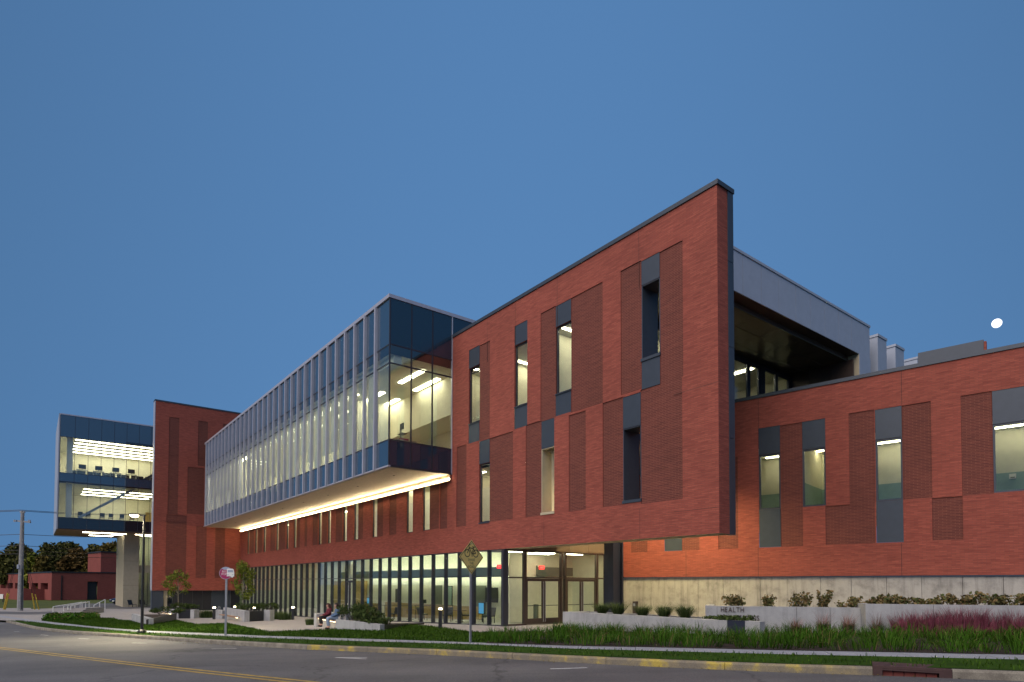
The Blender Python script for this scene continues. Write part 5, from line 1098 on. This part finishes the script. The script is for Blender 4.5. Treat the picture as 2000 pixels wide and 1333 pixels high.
    if pony: skin('ponytail', [(-.10, 0, .775), (-.15, 0, .715), (-.155, 0, .60), (-.14, 0, .48)], [(0, 1), (1, 2), (2, 3)], [.045, .058, .052, .03], hair, t)
    else: skin('long_hair', [(-.05, 0, .755), (-.085, 0, .64), (-.10, .0, .53), (-.095, .075, .44), (-.095, -.075, .44), (-.03, .085, .59), (-.03, -.085, .59)], [(0, 1), (1, 2), (2, 3), (2, 4), (1, 5), (1, 6)], [.09, .105, .095, .06, .06, .045, .045], hair, t)
    return t
ang_b = math.atan2(-nb[1], -nb[0])
def seat_at(f): p = s0 + (s1 - s0) * f + nb * 0.26; return (p[0], p[1], zseat)
person(seat_at(0.40), ang_b + 0.05, 'woman in a maroon top and black leggings with long auburn hair sitting on the bench', 'maroon', 'blackcloth', 'hair_r', False, .36, 0.98)
person(seat_at(0.82), ang_b - 0.02, 'woman in a denim jacket and pale jeans with a dark ponytail sitting on the bench', 'denim', 'ldenim', 'hair_b', True, .33, 1.05)

# ================================================================== PLANTS
def quads(P, N, size, asp=0.6):              # leaf-sized rhombs: P centres (n,3), N random frames
    n = len(P); u = rng.normal(size=(n, 3)); u /= np.linalg.norm(u, axis=1)[:, None]; v = np.cross(u, rng.normal(size=(n, 3))); v /= np.linalg.norm(v, axis=1)[:, None]
    sz = (size * rng.uniform(0.6, 1.35, n))[:, None]
    V = np.stack([P - u * sz, P + v * sz * asp, P + u * sz, P - v * sz * asp], 1).reshape(-1, 3); F = np.arange(n * 4).reshape(-1, 4); return V, F
def mesh_np(name, V, F, mat, parent=None, loc=None, rotz=0.0):
    me = bpy.data.meshes.new(name); me.from_pydata(V.tolist(), [], F.tolist()); me.materials.append(M[mat]); return link(name, me, parent, loc, rotz)
def blob_pts(centres, rads, n):
    c = np.array(centres); r = np.array(rads); w_ = (r.prod(axis=1) if r.ndim > 1 else r ** 3); idx = rng.choice(len(c), n, p=w_ / w_.sum()); d = rng.normal(size=(n, 3)); d /= np.linalg.norm(d, axis=1)[:, None]
    rr = rng.uniform(0.15, 1.25, n)[:, None] ** 0.6; R_ = r[idx] if r.ndim > 1 else r[idx][:, None]; return c[idx] + d * rr * R_
def tree(name, label, loc, H, crown_r, z0, mat, nleaf, leaf, tr, bark='bark', group=None, nblob=16, lean=(0, 0), cat='tree', sq=0.8):
    t = thing(name, label, cat, loc, rng.uniform(0, 6), group); ch = H - z0; m = MB()
    m.tube([(0, 0, -.1), (lean[0] * .3, lean[1] * .3, z0 * .6), (lean[0], lean[1], z0 + ch * .25), (lean[0] * 1.2, lean[1] * 1.2, z0 + ch * .7)], [tr, tr * .8, tr * .55, tr * .2], 8)
    cs, rs = [], []
    for k in range(nblob):
        a = 2.4 * k + rng.uniform(-.4, .4); h = (k + .5) / nblob; rad = crown_r * math.sin(math.pi * min(1, .18 + .80 * h)) ** .7 * rng.uniform(.45, .85); z = z0 + ch * (0.08 + .84 * h)
        c = (lean[0] + rad * math.cos(a), lean[1] + rad * math.sin(a), z); cs.append(c); rs.append(crown_r * rng.uniform(.26, .46) * np.array([1, 1, sq]))
        b0 = z0 + (z - z0) * .35; m.tube([(lean[0], lean[1], b0), ((lean[0] + c[0]) / 2, (lean[1] + c[1]) / 2, (b0 + z) / 2 + .1), c], [tr * .35, tr * .2, tr * .06], 5)
    m.build('trunk', bark, t, smooth=True); V, F = quads(blob_pts(cs, rs, nleaf), None, leaf); mesh_np('crown', V, F, mat, t); return t
def on(u, v): p = G(u, v); return tuple(p)
def hpx(p, v): return 2.2 + (1141.4 - v) * p[1] / FPX - p[2]
p = G(348, 1205); p2 = np.array(p); tree('young_tree', 'sparse young tree with a trunk coloured as if uplit in front of the brick end wall', (p[0], p[1], zP3 - .1), hpx(p, 1114) - (zP3 - .1 - p[2]), 1.15, hpx(p, 1165) - (zP3 - p[2]), 'gleaf', 800, .10, .055, 'ubark', 'young trees on the plaza', 12, (0.05, 0))
p = G(473, 1208); tree('young_tree', 'bushier young tree with a trunk coloured as if uplit beside the bus stop sign', (p[0], p[1], zP2 - .1), hpx(p, 1099) - (zP2 - .1 - p[2]), 1.0, hpx(p, 1172) - (zP2 - p[2]), 'gleaf', 1500, .10, .05, 'ubark', 'young trees on the plaza', 16, (0, 0), sq=1.1)
for (u, vt, Y, wpx, mat, n, lb) in ((32, 1062, 140, 66, 'oak', 2600, 'dark olive tree behind the utility pole at the far left'), (66, 1080, 126, 44, 'lime', 1500, 'yellow-green tree just right of the utility pole'), (100, 1064, 150, 64, 'oak', 2600, 'dark tree with a high uneven crown above the low brick building corner'),
        (134, 1056, 158, 56, 'oak', 2400, 'tallest dark tree in the middle of the far tree row'), (150, 1070, 132, 56, 'rust', 2600, 'rusty orange autumn tree behind the low brick building'), (186, 1062, 150, 54, 'oak', 2400, 'dark olive tree right of the orange autumn tree'), (176, 1084, 128, 30, 'gold', 1300, 'small golden autumn tree beside the orange one'),
        (218, 1058, 150, 52, 'gold', 2400, 'golden-tinted tree behind the rooftop box of the low building'), (240, 1066, 136, 40, 'lime', 1700, 'yellowish tree partly hidden by the tan tower pier'), (12, 1080, 165, 40, 'oak', 1500, 'smaller dark tree at the far left picture edge'),
        (52, 1072, 170, 60, 'gold', 2200, 'brownish tree filling the gap just right of the utility pole'), (118, 1078, 172, 60, 'rust', 2200, 'dull rusty tree far behind the corner of the low building'), (168, 1076, 175, 60, 'oak', 2200, 'dark tree far behind the small golden tree'), (206, 1074, 172, 56, 'lime', 2200, 'olive tree far behind the rooftop box'), (84, 1086, 124, 36, 'gold', 1300, 'small golden tree near the low building corner')):
    P = atY(u, vt, Y); g0 = zg(P[0], P[1]); H = P[2] - g0; cr = wpx * Y / FPX / 2
    tree('autumn_tree', lb, (P[0], P[1], g0), H, cr, H * .18, mat, int(n * 1.5), .40, .28, 'bark', 'trees beyond the low brick building', 22)

# --- ornamental grasses and shrubs
def blades(n, r, h, spread, wd, curve=0.5, hv=0.35):
    a = rng.uniform(0, 2 * math.pi, n); rr = r * np.sqrt(rng.uniform(0, 1, n)); b = np.stack([rr * np.cos(a), rr * np.sin(a), np.zeros(n)], 1); da = a + rng.normal(0, .5, n)
    return blade_geo(b, da, h * rng.uniform(1 - hv, 1 + hv * .4, n), spread * rng.uniform(.2, 1, n), wd)
def blade_geo(b, da, H, sp, wd):
    n = len(b); d = np.stack([np.cos(da), np.sin(da), np.zeros(n)], 1); s = np.stack([-np.sin(da), np.cos(da), np.zeros(n)], 1) * wd / 2; up = np.array([0, 0, 1.0]); H = np.asarray(H)[:, None] * np.ones((n, 1)); sp = np.asarray(sp)[:, None] * np.ones((n, 1))
    m = b + d * sp * .35 * H + up * H * .62; tp = b + d * sp * H + up * H * (1 - .25 * sp)
    V = np.stack([b - s, b + s, m + s * .7, m - s * .7, tp], 1).reshape(-1, 3); i = np.arange(n)[:, None] * 5
    return V, i
def blade_mesh(name, V, i, mat, parent=None, loc=None):
    F = np.concatenate([i + np.array([0, 1, 2, 3])], 0).tolist() + (i + np.array([3, 2, 4])).tolist()
    me = bpy.data.meshes.new(name); me.from_pydata(V.tolist(), [], F); me.materials.append(M[mat]); return link(name, me, parent, loc)
def tuft(u, loc, h, r, label, group='grass tufts in the entrance planter'):
    t = thing('grass_tuft', label, 'ornamental grass', loc, 0, group); V, i = blades(420, r * .22, h * 1.35, 1.7, .014); blade_mesh('foliage', V, i, 'tuft', t)
for k, (u, hh) in enumerate(((1176, .50), (1207, .58), (1255, .48), (1297, .52), (1338, .55))):
    q = PWF.onb(u, 1200, .75); P = PWF.P(q[0], .75); tuft(u, (P[0], P[1], pz - .12), hh, .55, 'arching green grass tuft in the entrance planter, ' + ('leftmost, before the right doors', 'beside the foot of the navy column', 'just right of the push-button post', 'fourth from the left', 'rightmost and widest')[k])
def leaf_shrub(name, label, loc, rx, ry, rz, mat, n, leaf, group, nb_=7, cat='shrub'):
    t = thing(name, label, cat, loc, 0, group); cs = [(rng.uniform(-.85, .85) * rx, rng.uniform(-.7, .7) * ry, rz * rng.uniform(.35, 1.25)) for _ in range(nb_)]; rs = [np.array([rx, ry, rz]) * rng.uniform(.25, .5) for _ in range(nb_)]
    m = MB()
    for c in cs: m.tube([(0, 0, -.05), (c[0] * .5, c[1] * .5, c[2] * .6), c], [.02, .012, .005], 4)
    m.build('stem', 'bark', t); V, F = quads(blob_pts(cs, rs, n), None, leaf); mesh_np('foliage', V, F, mat, t); return t
for k, (u, wpx, vt, lb) in enumerate(((1442, 50, 1163, 'reddish-green shrub above the letters HEALTH, leftmost and widest on the name wall'), (1505, 32, 1164, 'loose bronze shrub on the name wall, second from the left'), (1562, 36, 1158, 'rounded bronze shrub on the name wall, third from the left'), (1608, 26, 1155, 'narrow upright shrub on the name wall'), (1662, 52, 1163, 'dense shrub at the end of the name wall beside the taller wall'))):
    q = Sx.onb(u, 1180, .65); P = Sx.P(q[0], .65); s_ = P[1] / FPX; leaf_shrub('shrub', lb, (P[0], P[1], 1.25), wpx * s_ / 2, .3, max(.2, (1182 - vt) * s_ * 1.0), 'shrub', 300, .065, 'shrubs on the concrete walls', 12)
lbs = ('shrub at the left end of the taller retaining wall', 'second shrub along the taller retaining wall', 'third shrub along the taller retaining wall, low and loose', 'sparse twiggy shrub on the taller retaining wall', 'tall shrub in the middle of the retaining wall', 'bushy shrub above the deepest pink grass', 'shrub near the right picture edge on the retaining wall', 'shrub at the right picture edge on the retaining wall')
for k, (u, wpx, vt) in enumerate(((1712, 44, 1164), (1752, 38, 1163), (1790, 36, 1168), (1822, 30, 1170), (1860, 46, 1161), (1900, 40, 1160), (1945, 48, 1164), (1990, 44, 1162))):
    q = Rx.onb(u, 1176, .65); P = Rx.P(q[0], .65); s_ = P[1] / FPX; leaf_shrub('shrub', lbs[k], (P[0], P[1], 1.42), wpx * s_ / 2, .3, max(.2, (1181 - vt) * s_ * 1.0), 'shrub', 300, .065, 'shrubs on the concrete walls', 12)
# creeping evergreen over the end of the entrance planter
for k, (u, lb) in enumerate(((1393, 'low spreading evergreen over the entrance planter, left of the dark metal end'), (1428, 'low spreading evergreen above the dark metal end of the entrance planter'), (1449, 'low spreading evergreen reaching over the letters of the name wall'))):
    q = PWF.onb(u, 1200, .6); P = PWF.P(q[0], .6); leaf_shrub('spreading_evergreen', lb, (P[0], P[1], pz - .12), .50, .35, .19, 'juniper', 480, .045, 'evergreens at the name wall', 8)
# pink grasses
def muhly(u, v, h, r, lb, full):
    p = G(u, v); t = thing('pink_grass', lb, 'ornamental grass', tuple(p), 0, 'pink grasses along the retaining wall'); V, i = blades(300, r * .3, h * .62, .8, .012); blade_mesh('foliage', V, i, 'tuft', t)
    V, i = blades(650 if full else 150, r * (.75 if full else .35), h, .55, .011 if full else .010, hv=.45); blade_mesh('plume', V, i, 'pink' if full else 'rose', t)
for u, h, lb in ((1556, .62, 'wispy grass clump with faint rosy tips, leftmost before the name wall'), (1608, .85, 'grass clump with rosy tips before the name wall, tall and wide'), (1657, .80, 'grass clump with rosy tips at the join of the two walls'), (1712, .80, 'grass clump with rosy tips before the left end of the taller wall')): muhly(u, 1241, h, .42, lb, False)
for u, h, lb in ((1768, .78, 'sparse pink plume grass, first of the pink row'), (1802, .86, 'pink plume grass, second of the pink row'), (1836, .88, 'deep pink plume grass, third of the pink row'), (1868, .98, 'deepest pink and densest plume grass in the middle of the row'), (1900, .95, 'deep pink plume grass right of the densest clump'), (1938, .80, 'paler pink plume grass near the right picture edge'), (1984, .86, 'pink plume grass cut by the right picture edge')): muhly(u, 1242, h, .5, lb, True)
# planter greenery on the plaza
def inpoly(P, poly):
    x, y = P[:, 0], P[:, 1]; c = np.zeros(len(P), bool); n = len(poly); j = n - 1
    for i in range(n):
        xi, yi = poly[i]; xj, yj = poly[j]; k = ((yi > y) != (yj > y)) & (x < (xj - xi) * (y - yi) / (yj - yi + 1e-12) + xi); c ^= k; j = i
    return c
def scatter(poly, n):
    p = np.array(poly); lo, hi = p.min(0), p.max(0); Q = rng.uniform(lo, hi, (n * 6, 2)); Q = Q[inpoly(Q, poly)]; return Q[:n]
def gz(Q): return np.array([zg(x, y) for x, y in Q])
for k, f in enumerate(((.12, .7), (.30, .75), (.48, .7), (.66, .6), (.84, .55))):
    c = xy(q1) + (xy(q2) - xy(q1)) * f[0] + nq * f[1]; hh = (.62, .68, .60, .42, .30)[k]
    leaf_shrub('planter_bush', 'feathery green bush in the bench planter, ' + ('tallest, just behind the seated women', 'second behind the seated women', 'in the middle of the concrete front', 'fourth, trailing over the concrete', 'lowest, at the dark metal side')[k], (c[0], c[1], min(z1, z2) - .08), .62, .55, hh, 'juniper', 700, .055, 'bushes in the bench planter', 9)
for c_, z_, lbl, dx in ((G(490, 1212), zP2, ('bush under the bushier young tree, left', 'bush under the bushier young tree, middle', 'bush under the bushier young tree, right'), (-.9, .1, 1.1)), (G(352, 1206), zP3, ('bush under the sparser young tree, left', 'bush under the sparser young tree, right'), (-.7, .6)), (G(318, 1213), zP0, ('low bush in the lawn planter, left', 'low bush in the lawn planter, right'), (-.9, .6))):
    for dx_, lb in zip(dx, lbl): leaf_shrub('planter_bush', 'green ' + lb, (c_[0] + dx_, c_[1] + .9 - .2 * dx_, z_ - .1), .75, .6, .42, 'juniper', 600, .06, 'bushes in the plaza planters', 8)
for u, v, lb, w_ in ((537, 1210, 'clump of soft grass left of the plaza bollard, by the lobby glass', .9), (556, 1211, 'clump of soft grass touching the plaza bollard', .9), (400, 1207, 'clump of soft grass below the dark panelled base, left', .7), (408, 1207, 'clump of soft grass below the dark panelled base, right', .7), (606, 1221, 'small grass clump at the end of the women\'s bench', .45)):
    p = G(u, v); t = thing('grass_clump', lb, 'ornamental grass', tuple(p), 0, 'soft grass clumps by the building'); V, i = blades(420, w_ * .6, .75 if w_ > .5 else .45, .7, .02); blade_mesh('foliage', V, i, 'tuft', t)
tag(None or mesh_np('ground_cover', *quads(np.c_[(Q := scatter([G(u, v)[:2].tolist() for u, v in ((80, 1213), (95, 1205), (190, 1203.5), (197, 1209), (160, 1212))], 2600)), gz(Q) + rng.uniform(0, .38, len(Q))], None, .09), 'bedgrass'), kind='stuff')
# tall bed grass, lawn and verge blades
Q = scatter(bed_poly, 30000); cc = scatter(bed_poly, 420); ch_ = rng.uniform(.75, 1.3, len(cc)); near = np.array([int(np.argmin(((cc - q) ** 2).sum(1))) for q in Q]); dv = Q - cc[near]; dist = np.linalg.norm(dv, axis=1)
hn = np.clip(.50 - .28 * dist, .16, .6) * ch_[near]
V, i = blade_geo(np.c_[cc[near] + dv * .75, gz(Q) + .02], np.arctan2(dv[:, 1], dv[:, 0]) + rng.normal(0, .5, len(Q)), hn * rng.uniform(.65, 1.25, len(Q)), np.clip(.35 + dist * 1.6, .2, 1.5) * rng.uniform(.5, 1.2, len(Q)), .017); tag(blade_mesh('bed_grass', V, i, 'bedgrass'), kind='stuff')
Q = scatter(verge_poly, 26000); V, i = blade_geo(np.c_[Q, gz(Q) + .015], rng.uniform(0, 6.28, len(Q)), .075 * rng.uniform(.5, 1.5, len(Q)), rng.uniform(.2, 1, len(Q)), .022); tag(blade_mesh('verge_grass', V, i, 'grass'), kind='stuff')
Q = scatter(lawn_poly, 34000); V, i = blade_geo(np.c_[Q, gz(Q) + .015], rng.uniform(0, 6.28, len(Q)), .085 * rng.uniform(.5, 1.5, len(Q)), rng.uniform(.2, 1, len(Q)), .030); tag(blade_mesh('lawn_grass', V, i, 'grass'), kind='stuff')

Q = []
for a_, b_ in zip(kerb_front[3:], kerb_front[4:]):
    for _ in range(int(np.linalg.norm(b_ - a_) * 9)): f_ = rng.uniform(); t_2 = (b_ - a_) / np.linalg.norm(b_ - a_); Q.append(a_ + (b_ - a_) * f_ + np.array([t_2[1], -t_2[0]]) * abs(rng.normal(0, .22)))
Q = np.array(Q); V, F = quads(np.c_[Q, gz(Q) - .138], None, .028); V[:, 2] = np.repeat(gz(Q) - .140, 4) + rng.uniform(0, .02, len(V)); tag(mesh_np('fallen_leaves', V, F, 'gold'), kind='stuff')
# ================================================================== BACKGROUND AND SKY OBJECTS
lc0 = atY(100, 1174.5, 112); lc0[2] = zg(lc0[0], lc0[1]); LF = Frame(lc0[:2], R(-48.5))
lb_ = thing('low_building', 'low old brick building with a flat roof behind the utility pole', 'building', tuple(lc0), LF.ang); LHt = 2.2 + (1141.4 - 1121) * 112 / FPX - lc0[2]; s_ = 112 / FPX
# left face (local -y ... runs to -x), right face runs to +y
ln = carve(-46, 0, 0, LHt, [(-46 + 7.4 * k + 1.0, -46 + 7.4 * k + 6.4, 1.9, LHt * .62, 1.6) for k in range(6)]); ln.build('wall', 'obrick', lb_)
for k in range(6): x = -46 + 7.4 * k; box('window', (x + 1.0, x + 6.4, 1.62, 1.68, 1.9, LHt * .62), 'spandrel', lb_)
rf = carve(0, 26, 0, LHt, [(5.5, 7.2, 0.0, 3.4, .5)]); E4 = Matrix.Rotation(math.pi / 2, 4, 'Z'); rw_ = rf.build('wall', 'obrick', lb_, matrix=E4)
box('door', (5.6, 7.1, .42, .5, 0.02, 3.3), 'dmetal', rw_); box('roof_edge', (-46, .1, -.08, 26, LHt, LHt + .22), 'dmetal', lb_)
rbx = box('rooftop_room', (-12, -3.5, 8.5, 22, LHt + .2, LHt + 4.1), 'obrick', lb_); box('rooftop_window', (-3.5, -3.45, 12.5, 15.5, LHt + 2.5, LHt + 3.4), 'spandrel', lb_); box('rooftop_edge', (-12.1, -3.4, 8.4, 22.1, LHt + 4.1, LHt + 4.35), 'dmetal', lb_)
box('garden_wall', (-30, -5.0, -3.2, -2.9, -.3, 2.0), 'obrick', lb_); box('garden_wall', (-5.3, -5.0, -2.9, 0, -.3, 2.0), 'obrick', lb_); box('downpipe', (.02, .14, 1.4, 1.55, 0, LHt - .5), 'dmetal', lb_)

up = G(39, 1193.5); PH = hpx(up, 1000); pole = thing('utility_pole', 'weathered grey wooden utility pole with a crossarm and yellow guy guards', 'utility pole', tuple(up))
MB().tube([(0, 0, -.2), (0, 0, PH)], [.30, .17], 10).build('pole', 'pole', pole); k_ = up[1] / FPX
z1_ = hpx(up, 1021); MB().beam((-17 * k_, .2, z1_ + .1), (19 * k_, -.2, z1_ - .12), .13, .16).build('crossarm', 'pole', pole); MB().beam((-4.5 * k_, 0, PH - .15), (4.5 * k_, 0, PH - .15), .16, .2).build('pole_top_bracket', 'steel', pole)
for x in (-16, -13, 12, 15): MB().tube([(x * k_, 0, z1_ - .05), (x * k_, 0, z1_ + .18)], .07, 6).build('insulator', 'lgrey', pole)
MB().tube([(.26, -.1, .2), (.22, -.1, PH * .42)], .05, 6).build('cable_conduit', 'black', pole); MB().tube([(-.1, -.25, PH * .42), (-.1, -.25, PH * .46)], .14, 8).build('splice_box', 'lgrey', pole)
for k, (u, v, zz_) in enumerate(((7, 1191, 8.8), (10, 1191, 8.2), (68, 1191, 8.5), (76, 1191, 8.0))):
    q = G(u, v); d = q - up; tp = np.array([0, 0, zz_]); MB().tube([tp, d], .02, 5).build('guy_wire', 'black', pole); MB().tube([d + (tp - d) * .0, d + (tp - d) * .22], .07, 6).build('guy_guard', 'yellow', pole)
for k, (v0, v1, yl) in enumerate(((996.5, 1003, 92), (998.5, 1004.5, 92), (1044, 1047, 95), (1066, 1073, 96), (1075, 1081, 96), (1082, 1088.5, 96))):
    a, b, c = atY(-150, v0 - 2 if k < 3 else v0 - 3, 66), atY(39, v0, up[1]), atY(300, v1, yl); sag = np.array([0, 0, .25])
    tag(MB().tube([a, (a + b) / 2 - sag, b, b + (c - b) * .33 - sag, b + (c - b) * .66 - sag, c], .028, 5).build('power_line', 'black'), 'black overhead power line, ' + ('topmost from the pole top', 'just below the topmost line', 'alone across the open sky under the crossarm', 'highest of three crossing the far trees', 'middle of three crossing the far trees', 'lowest of three crossing the far trees')[k], 'power line', 'overhead power lines')

sgn = G(3, 1176); t = thing('white_sign', 'small white sign board in the grass at the left picture edge', 'sign', tuple(sgn)); k_ = sgn[1] / FPX
box('board', (-5 * k_, 3.2 * k_, -.06, .06, (1176 - 1170) * k_, (1176 - 1161) * k_), 'white', t); box('post', (2 * k_, 3.4 * k_, -.05, .055, -.1, (1176 - 1162) * k_), 'black', t)
mk = G(132, 1172); t = thing('marker_post', 'small white marker post in the grass before the low brick building', 'post', tuple(mk)); k_ = mk[1] / FPX; box('shaft', (-.9 * k_, .9 * k_, -.1, .1, -.1, 7 * k_), 'white', t); box('cap', (-1.1 * k_, 1.1 * k_, -.12, .12, 7 * k_, 7.5 * k_), 'lgrey', t)

# parked car, nose visible beside the pier
cp = np.array(atY(221, 1182, 92)); cp[2] = zg(cp[0], cp[1]); car = thing('parked_car', 'dark blue parked car half hidden by the tan tower pier', 'car', tuple(cp), A.ang + math.pi / 2 + .5)
prof = [(0, .35), (0.02, .62), (.15, .72), (1.05, .92), (1.75, 1.38), (2.3, 1.47), (3.2, 1.42), (4.0, 1.02), (4.45, .95), (4.5, .4)]
def loft(pr_, wbot, wtop, zs_):
    m = MB(); L_, R_ = [], []
    for x, z in pr_: h = wbot if z < zs_ else wbot - (wbot - wtop) * min(1, (z - zs_) / .5); L_.append((x, -h, z)); R_.append((x, h, z))
    for k in range(len(pr_) - 1): m.face([L_[k], R_[k], R_[k + 1], L_[k + 1]])
    m.face([R_[0], L_[0], L_[-1], R_[-1]]); m.face(L_); m.face(R_[::-1]); return m
M['carpaint'] = plain('dark_blue_car_paint', (.012, .02, .04), .2, .3, .02)
loft(prof, .90, .68, .95).build('body', 'carpaint', car, smooth=False)
MB().face([(1.10, -.70, .96), (1.10, .70, .96), (1.73, .62, 1.37), (1.73, -.62, 1.37)]).build('windscreen', 'spandrel', car)
for s in (-1, 1):
    MB().box(1.55, 3.5, s * .875, s * .885, .98, 1.02).face([(1.25, s * .88, .99), (3.75, s * .88, 1.0), (3.1, s * .735, 1.36), (1.85, s * .735, 1.34)]).build('side_window', 'spandrel', car); box('headlight', (-.01, .12, s * .55, s * .84, .60, .70), 'lgrey', car)
    for x in (.85, 3.6): wl = MB().tube([(x, s * .74, .33), (x, s * .93, .33)], .33, 16).build('wheel', 'black', car); MB().tube([(x, s * .932, .33), (x, s * .94, .33)], .2, 12).build('rim', 'steel', wl)
box('licence_plate', (-.02, 0, -.22, .22, .42, .54), 'white', car)
# the moon, full and low
mr = ray(1947, 632); mr = mr / np.linalg.norm(mr); mp_ = EYE + mr * 4000
bm = bmesh.new(); bmesh.ops.create_uvsphere(bm, u_segments=32, v_segments=16, radius=21.0); me = bpy.data.meshes.new('moon'); bm.to_mesh(me); bm.free()
mt = NT('moonlight'); no = mt.n('ShaderNodeTexNoise', i_Scale=.06, i_Detail=3.0); tcn = mt.n('ShaderNodeTexCoord'); mt.l(tcn.outputs['Object'], no.inputs[0]); mt.l(mt.ramp(no.outputs[0], [(.35, (.80, .80, .82)), (.6, (1, .99, .96))]), mt.b.inputs['Emission Color']); mt.b.inputs['Emission Strength'].default_value = 1.6
me.materials.append(mt.m); tag(link('moon', me, None, mp_), 'bright full moon above the brick wing', 'moon')
